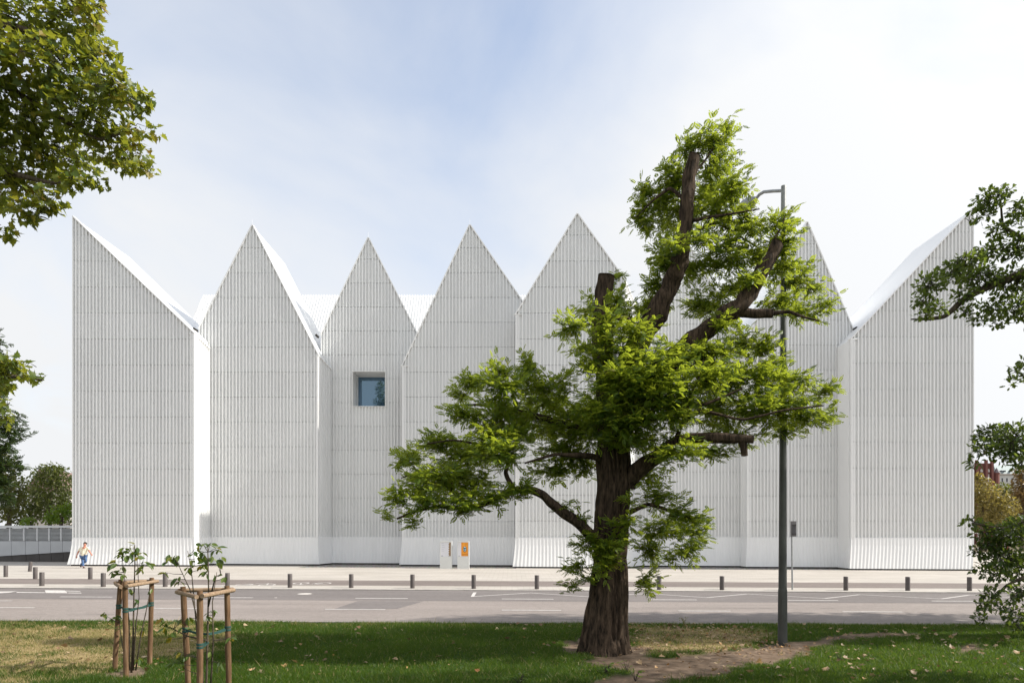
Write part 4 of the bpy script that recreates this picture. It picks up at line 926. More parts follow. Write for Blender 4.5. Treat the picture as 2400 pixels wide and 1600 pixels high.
MB_IN = [(60, 50, 110, 70), (180, 50, 60, 60), (215, 20, 30, 40), (230, 130, 50, 50), (120, 160, 110, 70), (262, 200, 50, 52), (318, 235, 34, 36), (345, 225, 16, 16), (200, 260, 100, 70), (60, 270, 90, 80), (320, 305, 44, 12), (366, 308, 16, 9), (280, 350, 70, 42), (345, 395, 26, 16), (300, 395, 30, 18), (130, 360, 110, 60), (40, 420, 70, 60), (110, 470, 46, 34), (60, 500, 40, 30), (225, 425, 28, 16), (170, 420, 40, 26), (15, 545, 22, 18), (-30, 120, 60, 120), (-40, 350, 60, 150), (10, 860, 30, 30), (40, 868, 36, 18), (25, 852, 34, 22), (65, 880, 28, 12), (10, 892, 26, 20), (-10, 870, 30, 30), (85, 885, 22, 8), (0, 905, 28, 16), (5, 980, 20, 22), (0, 945, 14, 16)]
MB_OFF = [(-160, 100, 110, 160, 0), (-180, 380, 120, 180, 0), (-330, 50, 150, 220, 0), (-350, 350, 150, 200, .5), (-500, 100, 180, 260, .5), (-520, 450, 180, 200, .5), (-650, 100, 160, 260, .5), (-650, 420, 150, 200, .5), (-250, -220, 220, 200, .3), (-480, -250, 240, 220, .5), (-680, -200, 180, 200, .5), (-350, -480, 200, 170, .5), (-520, -520, 200, 170, .5), (-430, -700, 120, 100, .5), (-640, -560, 100, 120, .3), (-620, -740, 90, 110, .3), (-600, -890, 60, 70, .3), (-640, -600, 80, 120, .1), (-620, -700, 80, 120, .5), (-610, -820, 60, 80, .4), (-590, -520, 80, 80, .4), (40, -120, 130, 90, 0), (-90, -150, 150, 130, 0), (-150, 800, 120, 90, 0), (-300, 850, 130, 90, .2)]
leaf_tree(mt, MAPLE, 'leaf', MB_IN, MY, .9, 290, .15, PLANE, PLANEO, MB_OFF, 60, indiv=290)

OK_ST = [(0.0, (0.018, 0.040, 0.012)), (0.5, (0.045, 0.080, 0.018)), (0.9, (0.085, 0.115, 0.025)), (1.0, (0.11, 0.09, 0.02))]
OAKM = leafmat('oak leaves', OK_ST, 0.40, (0.32, 0.42, 0.05)); OAKO = leafmat('oak leaf', OK_ST, 0.40, (0.32, 0.42, 0.05), True)
OY = 15.0
ot = thing('oak_tree', 'dark green oak with lobed leaves hanging in at the right edge', 'tree', (15.6, 15.6, 0))
limb([(2790, 1480, .5), (2795, 1200, .5), (2790, 800, .5), (2780, 400, .5), (2770, 50, .5)], 42, 16, 'trunk', ot, BARK2, OY, 20)
for pts, a in (([(2785, 760, .5), (2650, 640, .3), (2500, 610, 0), (2400, 640, 0), (2330, 665, 0), (2260, 700, 0), (2215, 742, 0), (2175, 748, 0), (2135, 748, 0)], 15), ([(2785, 600, .5), (2600, 480, .2), (2480, 520, 0), (2400, 560, 0), (2350, 530, 0), (2345, 470, 0)], 10), ([(2790, 1000, .5), (2600, 980, .2), (2450, 1010, 0), (2370, 1040, 0), (2290, 1070, 0)], 9),
               ([(2790, 1150, .5), (2600, 1150, .2), (2450, 1200, 0), (2350, 1240, 0), (2280, 1225, 0)], 9), ([(2790, 1120, .5), (2600, 1250, .2), (2450, 1330, 0), (2360, 1370, 0), (2300, 1430, 0)], 8), ([(2780, 400, .5), (2620, 200, .3), (2500, 150, .2)], 12), ([(2790, 850, .5), (2550, 840, .2), (2400, 880, 0)], 8), ([(2790, 700, .5), (2950, 560, .5), (3100, 500, .5)], 14), ([(2780, 500, .5), (2900, 300, .5), (3050, 200, .5)], 12)):
    limb(pts, a, 1.6, 'branch', ot, BARK2, OY, 10, .1)
OB_IN = [(2320, 470, 36, 26), (2300, 500, 26, 16), (2355, 450, 14, 14), (2390, 495, 24, 26), (2340, 540, 26, 18), (2380, 580, 36, 30), (2320, 590, 34, 20), (2275, 610, 36, 22), (2230, 640, 44, 26), (2180, 665, 36, 24), (2165, 705, 24, 18), (2160, 738, 22, 10), (2195, 722, 24, 14), (2300, 650, 50, 28), (2370, 660, 50, 34), (2260, 690, 30, 16), (2330, 720, 40, 22), (2300, 750, 28, 14), (2390, 720, 40, 30), (2260, 730, 20, 12), (2345, 755, 20, 10),
         (2385, 870, 20, 14), (2375, 895, 10, 12), (2400, 850, 14, 12), (2330, 1020, 50, 24), (2385, 1030, 50, 40), (2300, 1050, 26, 20), (2280, 1085, 14, 12), (2360, 1060, 40, 24), (2395, 1085, 20, 20), (2345, 1005, 20, 10),
         (2280, 1225, 22, 12), (2310, 1250, 30, 18), (2350, 1255, 40, 30), (2390, 1240, 36, 36), (2300, 1290, 22, 18), (2350, 1310, 44, 34), (2390, 1320, 36, 40), (2300, 1335, 20, 16), (2345, 1345, 26, 18), (2385, 1390, 26, 26), (2320, 1390, 22, 14), (2310, 1420, 20, 18), (2300, 1450, 14, 12), (2380, 1440, 26, 26), (2345, 1420, 20, 14), (2390, 1470, 20, 16), (2330, 1275, 30, 18)]
OB_OFF = [(2480, 520, 90, 130, 0), (2500, 700, 90, 110, 0), (2480, 1050, 80, 70, 0), (2480, 1290, 90, 110, 0), (2600, 1250, 110, 140, 0), (2600, 900, 130, 150, .3), (2620, 600, 140, 180, .3), (2640, 300, 180, 170, .3), (2800, 150, 200, 170, .5), (2850, 450, 180, 200, .8), (2900, 750, 180, 180, .8), (3000, 300, 180, 200, .5), (3050, 600, 180, 200, .5), (2800, 50, 180, 140, .5), (2700, 500, 150, 150, 2.2), (2750, 300, 170, 150, 3.0), (2600, 420, 120, 130, 2.4), (2850, 500, 200, 180, 3.5), (2900, 250, 180, 160, 2.5), (2600, 650, 130, 120, 1.8), (2800, 350, 160, 140, -2.5), (2750, 600, 150, 150, -2.2), (2950, 480, 170, 150, -2.5)]
leaf_tree(ot, OAK, 'leaf', OB_IN, OY, .7, 760, .115, OAKM, OAKO, OB_OFF, 95, indiv=290, droop=.15)

# street trees just outside the frame at the right: their shade lies across the near lane
for k, (X, Y, lb) in enumerate(((17.6, 18.0, 'tall street tree right of the frame shading the near lane'), (23.2, 18.3, 'second tall street tree further right along the kerb'), (14.8, 9.6, 'broad park tree outside the frame shading the near lawn'))):
    st = thing('street_tree', lb, 'tree', (X, Y, 0), 'street trees along the near kerb')
    mb = MB(); mb.tube([(X, Y, -.1), (X, Y, 4), (X + .1, Y, 9), (X, Y, 14)], [.26, .2, .15, .05], 10); mb.build('trunk', BARK2, st)
    n = 9000; u = rnd_unit(n) * (rng.random((n, 1)) ** .4); p = np.array([X, Y, 9.6 if k < 2 else 8.4]) + u * (np.array([2.5, 2.4, 6.2]) if k < 2 else np.array([4.2, 2.1, 4.6])); p = p[vnoise(p * .9) > (.40 if k < 2 else .47)]; n = len(p)
    tag(scatter('crown', OVAL, p, rnd_unit(n), np.array([0, 0, 1.]) + rng.normal(0, .5, (n, 3)), rng.uniform(.18, .32, n), rng.random(n), OAKM, st), kind='stuff')

# ------------------------------------------------------------------ background trees and buildings
def far_tree(name, label, blobs, Y, spread, per, size, stops, trunk=None, tcol=(.25, .3, .03), group=None):
    t = thing(name, label, 'tree' if 'bush' not in name else 'bush', (XP(blobs[0][0], Y), Y, 0), group)
    m = leafmat(name + ' leaves', stops, .35, tcol)
    p, c = blob_points(blobs, Y, spread, per, .9); n = len(p)
    d = rnd_unit(n); up = np.array([0, 0, 1.0]) + rng.normal(0, .6, (n, 3)); tn = np.clip(.55 * vnoise(p * .9 / max(.3, size * 2)) + .45 * rng.random(n), 0, 1)
    o = scatter('crown', OVAL, p, d, up, size * rng.uniform(.7, 1.4, n), tn, m, t); o['kind'] = 'stuff'
    for px in (trunk or [blobs[0][0]]):
        mb = MB(); q = W(px, 1200, Y); mb.tube([(q.x, Y, -.1), (q.x, Y, 1.5), (q.x + .2, Y, ZP(blobs[0][1], Y))], [.3, .22, .1], 8); mb.build('trunk', BARK2, t)
    return t
DKG = [(0.0, (0.012, 0.026, 0.010)), (.6, (0.028, 0.05, 0.016)), (1, (0.05, 0.075, 0.02))]
MIDG = [(0.0, (0.03, 0.045, 0.016)), (.6, (0.075, 0.09, 0.03)), (1, (0.13, 0.13, 0.045))]
OLIV = [(0.0, (0.025, 0.035, 0.012)), (.5, (0.075, 0.075, 0.022)), (1, (0.17, 0.14, 0.04))]
BRG = [(0.0, (0.05, 0.11, 0.012)), (.6, (0.11, 0.20, 0.02)), (1, (0.17, 0.26, 0.03))]
YEL = [(0.0, (0.065, 0.062, 0.030)), (.5, (0.17, 0.145, 0.058)), (1, (0.29, 0.235, 0.09))]
RST = [(0.0, (0.07, 0.055, 0.03)), (.5, (0.19, 0.13, 0.06)), (1, (0.30, 0.20, 0.09))]
far_tree('linden_tree', 'tall grey green tree behind the ramp wall beside the hall', [(115, 1160, 55, 70), (140, 1120, 30, 30), (100, 1115, 25, 25), (85, 1180, 30, 45), (150, 1190, 25, 50), (125, 1100, 26, 16), (60, 1205, 30, 30)], 66, 1.5, 110, .26, MIDG)
far_tree('brown_tree', 'brownish olive tree between the dark ash and the tall grey green tree', [(20, 1110, 30, 45), (40, 1150, 26, 40), (10, 1180, 36, 45), (0, 1080, 26, 26), (30, 1205, 30, 26), (55, 1165, 12, 24)], 58, 1.5, 120, .25, OLIV)
far_tree('bright_bush', 'bright green bush above the wall next to the hall corner', [(140, 1205, 30, 24), (120, 1215, 20, 16), (160, 1195, 16, 20)], 56, .5, 190, .2, BRG, tcol=(.4, .5, .03))
far_tree('small_bush', 'small bright green bush at the middle of the wall top', [(68, 1222, 18, 13), (55, 1226, 12, 9)], 55, .4, 190, .18, BRG, tcol=(.4, .5, .03))
ASH = leafmat('ash leaflets', DKG, .25, (.16, .24, .03))
at_ = thing('ash_tree', 'dark feathery ash at the left edge in front of the wall', 'tree', (-21.5, 26, 0))
limb([(-130, 1400, .2), (-128, 1200, .2), (-120, 950, .2), (-110, 700, .2)], 14, 5, 'trunk', at_, BARK2, 26, 12)
for pts in ([(-120, 1000, .2), (-60, 980, 0), (0, 995, 0), (50, 1010, 0)], [(-124, 1120, .2), (-50, 1090, 0), (20, 1090, 0)], [(-118, 900, .2), (-60, 850, 0), (-10, 800, 0)]):
    limb(pts, 5, 1, 'branch', at_, BARK2, 26, 8, .05)
locust_foliage([([(-5, 800, 14, 20), (0, 830, 8, 14), (10, 985, 30, 14), (35, 976, 18, 6), (20, 1010, 34, 18), (52, 1022, 14, 8), (10, 1045, 30, 16), (-20, 930, 26, 60), (10, 1090, 34, 14), (44, 1095, 16, 9), (10, 1130, 24, 16), (-20, 1110, 30, 40), (5, 1165, 18, 18), (-70, 950, 50, 80), (-80, 1080, 60, 80), (-90, 820, 50, 70), (-140, 950, 60, 120), (-180, 1050, 60, 100), (-10, 1060, 26, 40)], 60, .8)], 26, -21.5, at_, 1.5, ASH, 6)
# house roof peeping between the left trees
BRICKR = simple('pinkish roof tiles', (0.20, 0.13, 0.115), .15, 4, .8); PLASTER = simple('pale plaster', (0.52, 0.48, 0.45), .06, 1, .8)
hs = thing('distant_house', 'reddish gabled roof peeping between the trees at the left', 'house', (XP(110, 95), 95, 0))
mb = MB(); x0, x1 = XP(66, 95), XP(165, 95); mb.box(x0, x1, 95, 104, 0, ZP(1150, 95)); mb.build('wall', PLASTER, hs)
mb = MB(); e = ZP(1151, 95); rdg = ZP(1098, 95); mb.prism([(x0 - .3, 94.7, e), (x1 + .3, 94.7, e), ((x0 + x1) / 2 - 1.2, 94.7, rdg)], (0, 9.6, 0)); mb.build('roof', BRICKR, hs)
# right background
far_tree('yellow_tree', 'yellowing tree right beside the hall corner', [(2300, 1140, 26, 26), (2320, 1170, 40, 36), (2290, 1190, 30, 40), (2350, 1190, 36, 36), (2310, 1220, 40, 26), (2290, 1120, 16, 14)], 88, 1.5, 70, .34, YEL, tcol=(.5, .4, .06))
far_tree('olive_tree', 'olive green tree in front of the white far building', [(2350, 1150, 28, 20), (2365, 1180, 34, 34), (2380, 1210, 40, 30), (2340, 1215, 34, 22)], 96, 1.0, 60, .36, OLIV)
far_tree('rusty_tree', 'rust coloured tree at the right edge behind the oak', [(2395, 1110, 22, 20), (2400, 1140, 30, 30), (2410, 1180, 40, 40), (2440, 1150, 50, 60), (2390, 1160, 20, 20)], 90, 1.0, 70, .34, RST, tcol=(.4, .25, .05))
RED = simple('red church brick', (0.19, 0.075, 0.062), .25, 8, .85); GREENR = simple('grey green roof', (0.33, 0.38, 0.37), .06, .4, .6); SLATE = simple('grey slate', (0.13, 0.12, 0.13), .1, 1, .7); PALEW = simple('pale far facade', (0.60, 0.61, 0.60), .04, .3, .7)
CY = 170.0
ch = thing('brick_church', 'red brick gothic church tower far behind the yellow tree', 'church', (XP(2305, CY), CY, 0))
mb = MB(); mb.box(XP(2270, CY), XP(2325, CY), CY, CY + 6, -2, ZP(1085, CY)); mb.build('tower', RED, ch)
for px in (2271, 2287, 2309, 2323):
    mb = MB(); mb.box(XP(px - 2.5, CY), XP(px + 2.5, CY), CY - .6, CY - .003, -2, ZP(1078, CY)); mb.build('buttress', RED, ch)
for px in (2279, 2299.5, 2315.5):
    mb = MB(); hw = 3.0
    mb.prism([(XP(px - hw, CY), CY - .25, ZP(1106, CY)), (XP(px + hw, CY), CY - .25, ZP(1106, CY)), (XP(px + hw, CY), CY - .25, ZP(1102, CY)), (XP(px + hw * .6, CY), CY - .25, ZP(1099.5, CY)), (XP(px, CY), CY - .25, ZP(1098.5, CY)), (XP(px - hw * .6, CY), CY - .25, ZP(1099.5, CY)), (XP(px - hw, CY), CY - .25, ZP(1102, CY))], (0, .2, 0)); mb.build('niche', PLASTER, ch)
    mb = MB(); mb.box(XP(px - 1.6, CY), XP(px + 1.6, CY), CY - .25, CY - .05, ZP(1130, CY), ZP(1111, CY)); mb.build('lancet_panel', PLASTER, ch)
mb = MB(); mb.box(XP(2325.2, CY), XP(2331, CY), CY + .5, CY + 5, -2, ZP(1112, CY)); mb.build('aisle_wall', RED, ch)
mb = MB(); q = W(2336, 1110, CY); mb.lathe([(.62, -14), (.62, 0), (.75, .05), (.75, .25)], (q.x, q.y, q.z), 8); tr_ = mb.build('turret', RED, ch)
mb = MB(); mb.lathe([(.8, .26), (.02, 1.55)], (q.x, q.y, q.z), 8); mb.build('turret_roof', SLATE, tr_)
WY2 = 190.0
wb = thing('white_building', 'white far building with a grey green mansard roof at the right edge', 'building', (XP(2400, WY2), WY2, 0))
mb = MB(); mb.box(XP(2338, WY2), XP(2460, WY2), WY2, WY2 + 12, -2, ZP(1111, WY2)); mb.build('wall', PALEW, wb)
mb = MB(); mb.box(XP(2337, WY2), XP(2461, WY2), WY2 - .4, WY2 - .003, ZP(1112, WY2), ZP(1109.5, WY2)); mb.build('cornice', PLASTER, wb)
mb = MB(); a, b = ZP(1109.4, WY2), ZP(1089, WY2); mb.add([(XP(2337, WY2), WY2 - .3, a), (XP(2461, WY2), WY2 - .3, a), (XP(2461, WY2), WY2 + 12, a), (XP(2337, WY2), WY2 + 12, a), (XP(2344, WY2), WY2 + 2.5, b), (XP(2455, WY2), WY2 + 2.5, b), (XP(2455, WY2), WY2 + 9, b), (XP(2344, WY2), WY2 + 9, b)], [(0, 1, 5, 4), (1, 2, 6, 5), (2, 3, 7, 6), (3, 0, 4, 7), (4, 5, 6, 7), (0, 3, 2, 1)])
rf = mb.build('roof', GREENR, wb)
WIN = simple('dark window glass', (0.05, 0.055, 0.065), .1, 3, .2)
for px in (2345, 2353, 2368, 2383):
    mb = MB(); mb.box(XP(px - .8, WY2), XP(px + .8, WY2), WY2 - .6, WY2 + 1.5, ZP(1106, WY2), ZP(1102, WY2)); d_ = mb.build('dormer', WIN, rf)
for px in (2349, 2360, 2372, 2384, 2396):
    mb = MB(); mb.box(XP(px - 1.5, WY2), XP(px + 1.5, WY2), WY2 - .06, WY2 + .1, ZP(1129, WY2), ZP(1120, WY2)); mb.build('window', WIN, wb)
# low railing beyond the hall corner
rl = thing('street_railing', 'thin grey railing on the pavement beyond the hall corner', 'railing', (XP(2300, 62), 62, gz(40)))
for px in (2292.5, 2318, 2345):
    mb = MB(); q = W(px, 1255, 62); mb.tube([(q.x, 62, gz(q.x)), (q.x, 62, ZP(1249, 62))], .03, 6); mb.build('post', POLEL, rl)
mb = MB(); mb.tube([(XP(2285, 62), 62, ZP(1249, 62)), (XP(2350, 62), 62, ZP(1250.5, 62))], .025, 6); mb.build('rail', POLEL, rl)
# red and white notice glimpsed through the oak leaves
nb = thing('red_notice', 'small red and white notice board glimpsed through the oak leaves', 'sign', (XP(2357, 40), 40, gz(29) + PH))
mb = MB(); mb.tube([(XP(2357, 40), 40.03, gz(29)), (XP(2357, 40), 40.03, ZP(1276, 40))], .03, 8); mb.build('post', POLEL, nb)
mb = MB(); mb.box(XP(2354, 40), XP(2362, 40), 39.96, 39.995, ZP(1288, 40), ZP(1275, 40)); mb.build('board', PLASTER, nb)
mb = MB(); mb.box(XP(2356, 40), XP(2361, 40), 39.945, 39.957, ZP(1287, 40), ZP(1276, 40)); mb.build('red_print', simple('red print', (.6, .05, .06), .1, 4, .5), nb)

# ------------------------------------------------------------------ staked saplings
WOOD = Mat('weathered round timber'); WOOD.set(.8, 0, .2)
_a = WOOD.noise(4, 6, .65, stretch=(8, 8, .8)); _b = WOOD.noise(2.5, 3)
WOOD.col(WOOD.mix(.55, WOOD.ramp(_a, [(.3, (.075, .042, .022)), (.5, (.145, .085, .045)), (.72, (.23, .155, .092))]), WOOD.ramp(_b, [(.3, (.75, .72, .7)), (.7, (1.2, 1.2, 1.2))]), 'MULTIPLY')); WOOD.bump(_a, .5, .01); WOOD = WOOD.m
WOODR = Mat('pale split timber'); WOODR.set(.8, 0, .2); _a = WOODR.noise(4, 6, .65, stretch=(1.2, 6, 8)); WOODR.col(WOODR.ramp(_a, [(.3, (.16, .10, .06)), (.7, (.37, .27, .18))])); WOODR.bump(_a, .5, .01); WOODR = WOODR.m
STRAP = simple('green webbing', (0.012, 0.055, 0.045), .2, 20, .7)
def lz(x, y): return float(lawn_h(np.array([[x, y]]))[0])
def stake_frame(lb, posts, rails, straps):
    """posts: (base px, top px, top py, depth)"""
    pos = []
    t = thing('stake_frame', lb, 'tree stake', (XP(posts[1][1], posts[1][3]), posts[1][3], .06))
    for bx, tx, ty, Y in posts:
        tpnt = W(tx, ty, Y); bpx = XP(bx, Y); b = Vector((bpx, Y, lz(bpx, Y) - .05)); pos.append((b, tpnt))
        mb = MB(); m = 10; mb.tube([b.lerp(tpnt, k / m) + Vector((random.uniform(-.003, .003), random.uniform(-.003, .003), 0)) for k in range(m + 1)], [.041 + random.uniform(-.0015, .0015) for _ in range(m)] + [.037], 14)
        o = mb.build('post', WOOD, t); smooth_by_angle(o.data)
    for i, j, dz, r in rails:
        a, b = pos[i][1] - Vector((0, 0, .07 + dz)), pos[j][1] - Vector((0, 0, .07 + dz)); d = (b - a).normalized()
        c = (pos[0][1] + pos[1][1] + pos[2][1]) / 3; nrm = Vector((-d.y, d.x, 0)).normalized()
        if ((a + b) / 2 - c).dot(nrm) < 0: nrm = -nrm
        a = a - d * .08 + nrm * .065; b = b + d * .08 + nrm * .065
        mb = MB(); mb.tube([a.lerp(b, k / 8) for k in range(9)], [r * random.uniform(.95, 1.05) for _ in range(9)], 12); o = mb.build('rail', WOODR, t); smooth_by_angle(o.data)
    return t, pos
def strap(t, pos, i, z, stem):
    b, tp_ = pos[i]; f = (z - b.z) / (tp_.z - b.z); c = b.lerp(tp_, f)
    mb = MB(); 
    for k in range(2): mb.lathe([(.0445, -.016), (.046, 0), (.0445, .016)], (c.x, c.y, c.z + .03 * k - .012 * (k == 0)), 14)
    e = Vector(stem); e.z = z - .03; d = (e - c)
    s = Vector((0, 0, .014)); m_ = c.lerp(e, .5) - Vector((0, 0, .015))
    for off in (Vector((.012, .012, 0)), Vector((-.012, -.012, .008))):
        q = [c + off, m_ + off, e + off]
        for a, bb in zip(q, q[1:]): mb.prism([a - s, bb - s, bb + s, a + s], (.004, .005, 0))
    mb.build('strap', STRAP, t, fixn=True)
SAP_ST = [(0.0, (0.028, 0.062, 0.012)), (.55, (0.06, 0.11, 0.018)), (.9, (0.13, 0.16, 0.022)), (1, (0.32, 0.19, 0.02))]
SAPM = leafmat('sapling leaf', SAP_ST, .35, (.35, .42, .04), True, .5)
SAPT = fan(sym([(0, 0), (.12, .13), (.32, .23), (.55, .24), (.8, .12), (1, 0)]), .35)
SAPME = bpy.data.meshes.new('leaf'); SAPME.from_pydata(SAPT[0].tolist(), [], SAPT[1].tolist()); SAPME.materials.append(SAPM)
def sapling(lb, Y, stems, leaves, twn, size):
    g0 = stems[0][0]; t = thing('sapling', lb, 'sapling', (XP(g0[0], Y), Y, .05))
    allp = []
    for st in stems:
        off = np.cumsum(rng.normal(0, .03, len(st))); P_ = [W(a, b, Y + o_) for (a, b), o_ in zip(st, off)]
        mb = MB(); m = len(P_); mb.tube(P_, [.014 - .010 * k / (m - 1) for k in range(m)] if st is not stems[0] else [.018 - .011 * k / (m - 1) for k in range(m)], 7)
        o = mb.build('stem', BARK2, t, smooth=True); 
        for a, b in zip(P_, P_[1:]):
            for k in range(6): allp.append(a.lerp(b, k / 6))
    tw = MB()
    for lx, ly in leaves:
        px, py = lx * .3827, 1000 + ly * .3827
        q = W(px, py, Y + rng.normal(0, .10)); nr = min(allp, key=lambda a: (a - q).length + max(0, a.z - q.z) * 1.5)
        if (nr - q).length < .75: tw.tube([nr, nr.lerp(q, .5) + Vector((0, 0, -.01)), q], [.005, .004, .0025], 5, False)
        for k in range(3 if rng.random() < .6 else 4):
            d = Vector(((q.x - nr.x) * 1.5 + rng.normal(0, .5), rng.normal(0, .55), -.55 + rng.normal(0, .25))).normalized()
            u = Vector((rng.normal(0, .5), -.35 + rng.normal(0, .4), 1)); B = frames(np.array([d]), np.array([u]))[0] * (size * rng.uniform(.7, 1.2))
            lo = bpy.data.objects.new('leaf', SAPME); COL.objects.link(lo); lo.parent = t; qq = q + Vector(rng.normal(0, .018, 3).tolist())
            lo.matrix_basis = Matrix.Translation(-t.location) @ Matrix(((*B[0], qq[0]), (*B[1], qq[1]), (*B[2], qq[2]), (0, 0, 0, 1)))
    tag(tw.build('twigs', TWIG, t, fixn=False), kind='stuff')
    return t
t1, pos1 = stake_frame('round timber three post tree stake frame at the far left', [(268, 283, 1357, 11.7), (295.5, 293, 1362, 11.15), (351, 355.5, 1353, 12.1)], [(1, 2, 0, .031), (0, 1, .01, .030), (0, 2, -.01, .030)], None)
t2, pos2 = stake_frame('nearer and taller looking three post tree stake frame right of the other', [(443, 428.5, 1374, 10.1), (468, 469, 1383, 9.4), (537, 532, 1372, 10.25)], [(1, 2, 0, .033), (0, 1, .01, .031), (0, 2, -.01, .031)], None)
S1 = [[(308, 1575), (312, 1500), (314, 1400), (316, 1330), (316, 1276)], [(318, 1570), (330, 1490), (345, 1420), (353, 1375)], [(304, 1570), (303, 1460), (295, 1380), (286, 1300)], [(312, 1570), (318, 1470), (326, 1400), (322, 1310)], [(300, 1575), (285, 1500), (278, 1450)]]
L1 = [(735, 775), (760, 740), (790, 740), (825, 720), (850, 745), (870, 770), (760, 860), (740, 890), (700, 830), (690, 885), (780, 800), (840, 800), (870, 860), (910, 830), (880, 830), (770, 790), (800, 775), (715, 825), (745, 905), (795, 1005), (830, 1060), (925, 995), (640, 1150), (680, 1170), (720, 1155), (840, 1225), (870, 1235), (850, 1420), (740, 1220), (830, 760), (760, 760), (850, 870)]
sapling('young sapling with drooping leaves inside the far left stake frame', 11.6, S1, L1, None, .135)
S2 = [[(482, 1660), (485, 1560), (487, 1460), (489, 1380), (487, 1275)], [(470, 1660), (466, 1540), (458, 1440), (450, 1350), (440, 1290)], [(492, 1640), (500, 1500), (498, 1410), (508, 1340)], [(478, 1640), (470, 1480), (445, 1380), (412, 1310)], [(485, 1500), (440, 1490), (400, 1470), (380, 1465)], [(488, 1420), (505, 1350), (520, 1345)]]
L2 = [(1245, 715), (1285, 720), (1200, 740), (1190, 770), (1215, 800), (1250, 780), (1310, 745), (1340, 750), (1345, 800), (1310, 800), (1335, 830), (1060, 800), (1080, 785), (1045, 820), (1150, 860), (1190, 850), (1240, 860), (1280, 880), (1255, 895), (1325, 915), (1380, 915), (1010, 890), (1075, 925), (1105, 945), (1175, 820), (980, 1165), (1000, 1235), (1040, 1220), (1080, 1190), (1120, 1170), (1160, 1165), (1045, 1300), (1130, 1225), (1270, 1150), (1295, 1125), (1070, 1440), (1115, 1470), (1350, 1445), (1440, 1275), (1425, 1290), (1100, 1390), (1090, 1370), (1290, 1380), (1170, 1390), (1230, 760), (1265, 830), (1060, 1250), (1020, 1200)]
sapling('leafier sapling with one orange leaf inside the nearer stake frame', 9.9, S2, L2, None, .12)
for t_, ps, zz2, st in ((t1, pos1, 1.15, W(314, 1410, 11.6)), (t2, pos2, .98, W(486, 1480, 9.9))):
    for i in range(3): strap(t_, ps, i, zz2 - (.12 if i == 1 and t_ is t2 else 0), st)

# ------------------------------------------------------------------ weeds and fallen leaves
WEEDM = leafmat('weed leaf', [(0, (.04, .09, .015)), (1, (.11, .17, .025))], .35, (.3, .42, .04), True)
for px, py, lb, n_, s_ in ((1421, 1578, 'bushy green weed in the bare soil below the big tree', 26, .11), (1470, 1572, 'small weed right of the bushy one on the bare soil', 12, .09), (1489, 1592, 'upright weed at the edge of the dirt path', 12, .10), (1216, 1600, 'weed clump at the bottom edge of the lawn', 20, .10), (1966, 1546, 'yellowish weed on the lawn right of the lamp post', 9, .08)):
    g = G(px, py, .06); z0 = lz(g.x, g.y); t = thing('weed', lb, 'plant', (g.x, g.y, z0))
    me = bpy.data.meshes.new('leaf'); me.from_pydata(SAPT[0].tolist(), [], SAPT[1].tolist()); me.materials.append(WEEDM); mb = MB()
    for k in range(n_):
        a = random.uniform(0, 6.28); r = random.uniform(.02, .14); h = random.uniform(.04, .18); q = Vector((g.x + r * math.cos(a), g.y + r * math.sin(a), z0 + h))
        mb.tube([(g.x, g.y, z0 - .01), q], [.004, .002], 4, False)
        B = frames(np.array([[math.cos(a), math.sin(a), random.uniform(-.3, .4)]]), np.array([[random.gauss(0, .3), random.gauss(0, .3), 1]]))[0] * s_ * random.uniform(.6, 1.1)
        lo = bpy.data.objects.new('leaf', me); COL.objects.link(lo); lo.parent = t; lo.matrix_basis = Matrix.Translation(-t.location) @ Matrix(((*B[0], q[0]), (*B[1], q[1]), (*B[2], q[2]), (0, 0, 0, 1)))
    mb.build('stem', TWIG, t, fixn=False)
g = G(1604, 1463, .06); t = thing('kerb_weed', 'thin straw coloured weed standing at the lawn edge right of the trunk', 'plant', g[:]); mb = MB()
for k in range(9):
    a = random.uniform(0, 6.28); mb.tube([g + Vector((0, 0, -.02)), g + Vector((.05 * math.cos(a), .05 * math.sin(a), .1)), g + Vector((.12 * math.cos(a), .1 * math.sin(a), random.uniform(.15, .25)))], [.004, .003, .002], 4, False)
mb.build('stem', simple('straw stem', (.22, .18, .08), .2, 9, .9), t, fixn=False)
p, c = blob_points([(1604, 1452, 11, 10, 0)], g.y, .01, 900); wl = leafmat('straw leaf', [(0, (.12, .12, .04)), (1, (.26, .22, .08))], .3)
tag(scatter('leaves', OVAL, p, rnd_unit(len(p)), np.array([0, 0, 1.]) + rng.normal(0, .5, (len(p), 3)), np.full(len(p), .035), rng.random(len(p)), wl, t), kind='stuff')

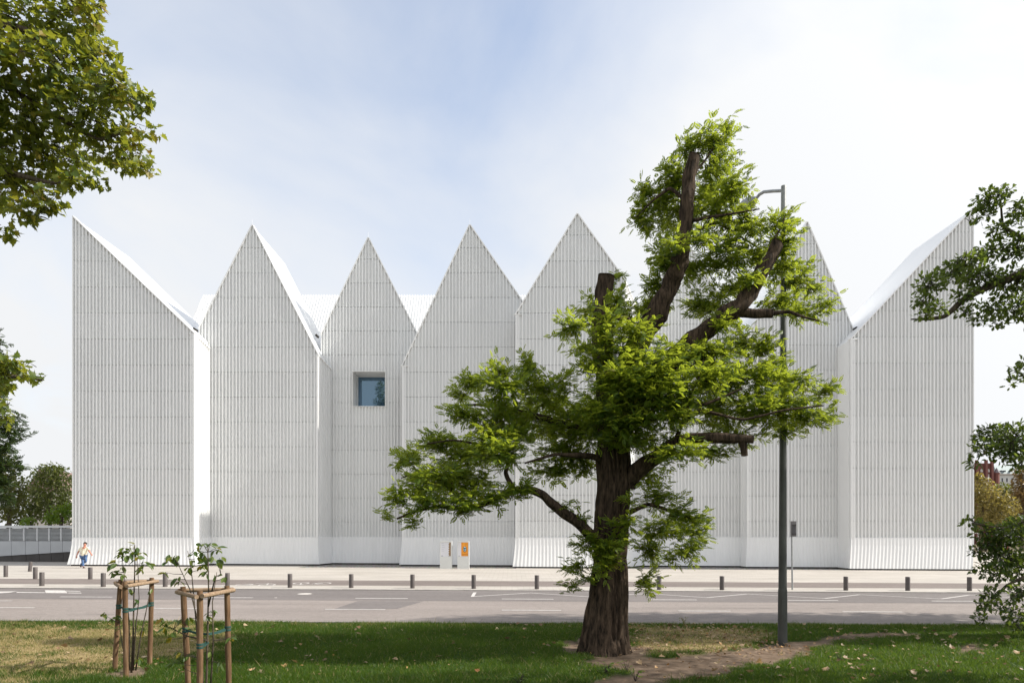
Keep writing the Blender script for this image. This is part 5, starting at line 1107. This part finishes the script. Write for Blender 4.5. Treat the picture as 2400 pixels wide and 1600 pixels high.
FALL = leafmat('fallen leaf', [(0, (.12, .07, .035)), (.35, (.27, .175, .095)), (.8, (.45, .34, .21)), (.97, (.42, .25, .10)), (1, (.36, .12, .04))], .15, (.3, .2, .08), True, .3)
FALLS = leafmat('fallen leaf bits', [(0, (.13, .065, .03)), (.4, (.27, .16, .075)), (.75, (.42, .29, .16)), (1, (.40, .20, .05))], .15, (.3, .2, .08))
fm = []
for k in range(4):
    T, Fc = MAPLE; T = T.copy(); T[:, 2] = (.5 - k * .12) * np.abs(T[:, 1]) ** 1.2 + .35 * (T[:, 0] - .4) ** 2 * (1 if k % 2 else -.4) + .06 * k * T[:, 1]; T[:, 2] -= T[:, 2].min()
    me = bpy.data.meshes.new('fallen_leaf'); me.from_pydata((T * .105).tolist(), [], Fc.tolist()); me.materials.append(FALL); fm.append(me)
def leaf_spots(n, big):
    out = []
    while len(out) < n:
        Y = random.uniform(11, 17.6); X = random.uniform(-1, 1) * Y * .75; px = CX + X / Y * F
        w = .55 + .45 * (px > 1500) + .5 * (px > 2000) - .25 * (900 < px < 1350)
        if random.random() < w: out.append((X, Y))
    return out
for X, Y in leaf_spots(280, True):
    o = bpy.data.objects.new('fallen_leaf', random.choice(fm)); COL.objects.link(o)
    o.location = (X, Y, lz(X, Y) + random.uniform(.025, .05)); o.rotation_euler = (random.gauss(0, .35), random.gauss(0, .35), random.uniform(0, 6.28)); s = random.uniform(.7, 1.3); o.scale = (s, s, s)
    px = CX + X / Y * F
    zone = ('left of the stake frames' if px < 260 else 'around the two stake frames' if px < 560 else 'on green lawn between stake frames and big tree' if px < 1320 else
            'at the foot of the big tree' if px < 1520 else 'between big tree and street lamp' if px < 1830 else 'right of the street lamp' if px < 2060 else 'below the oak leaves at right')
    zone += ', by the road' if Y > 14.6 else ', away from road'
    tag(o, 'dry tan fallen leaf ' + zone, 'leaf', 'fallen leaves ' + zone)
sp_ = np.array(leaf_spots(500, False) + [(random.uniform(*sorted((LITTER[:, 0].min(), LITTER[:, 0].max()))), random.uniform(LITTER[:, 1].min(), 17.6)) for _ in range(900)]); n = len(sp_)
q = np.c_[sp_, lawn_h(sp_) + rng.uniform(.01, .05, n)]; d = rnd_unit(n); d[:, 2] *= .3
tag(scatter('leaf_litter', MAPLE, q, d, np.array([0, 0, 1.]) + rng.normal(0, .35, (n, 3)), rng.uniform(.03, .07, n), rng.random(n), FALLS), kind='stuff')
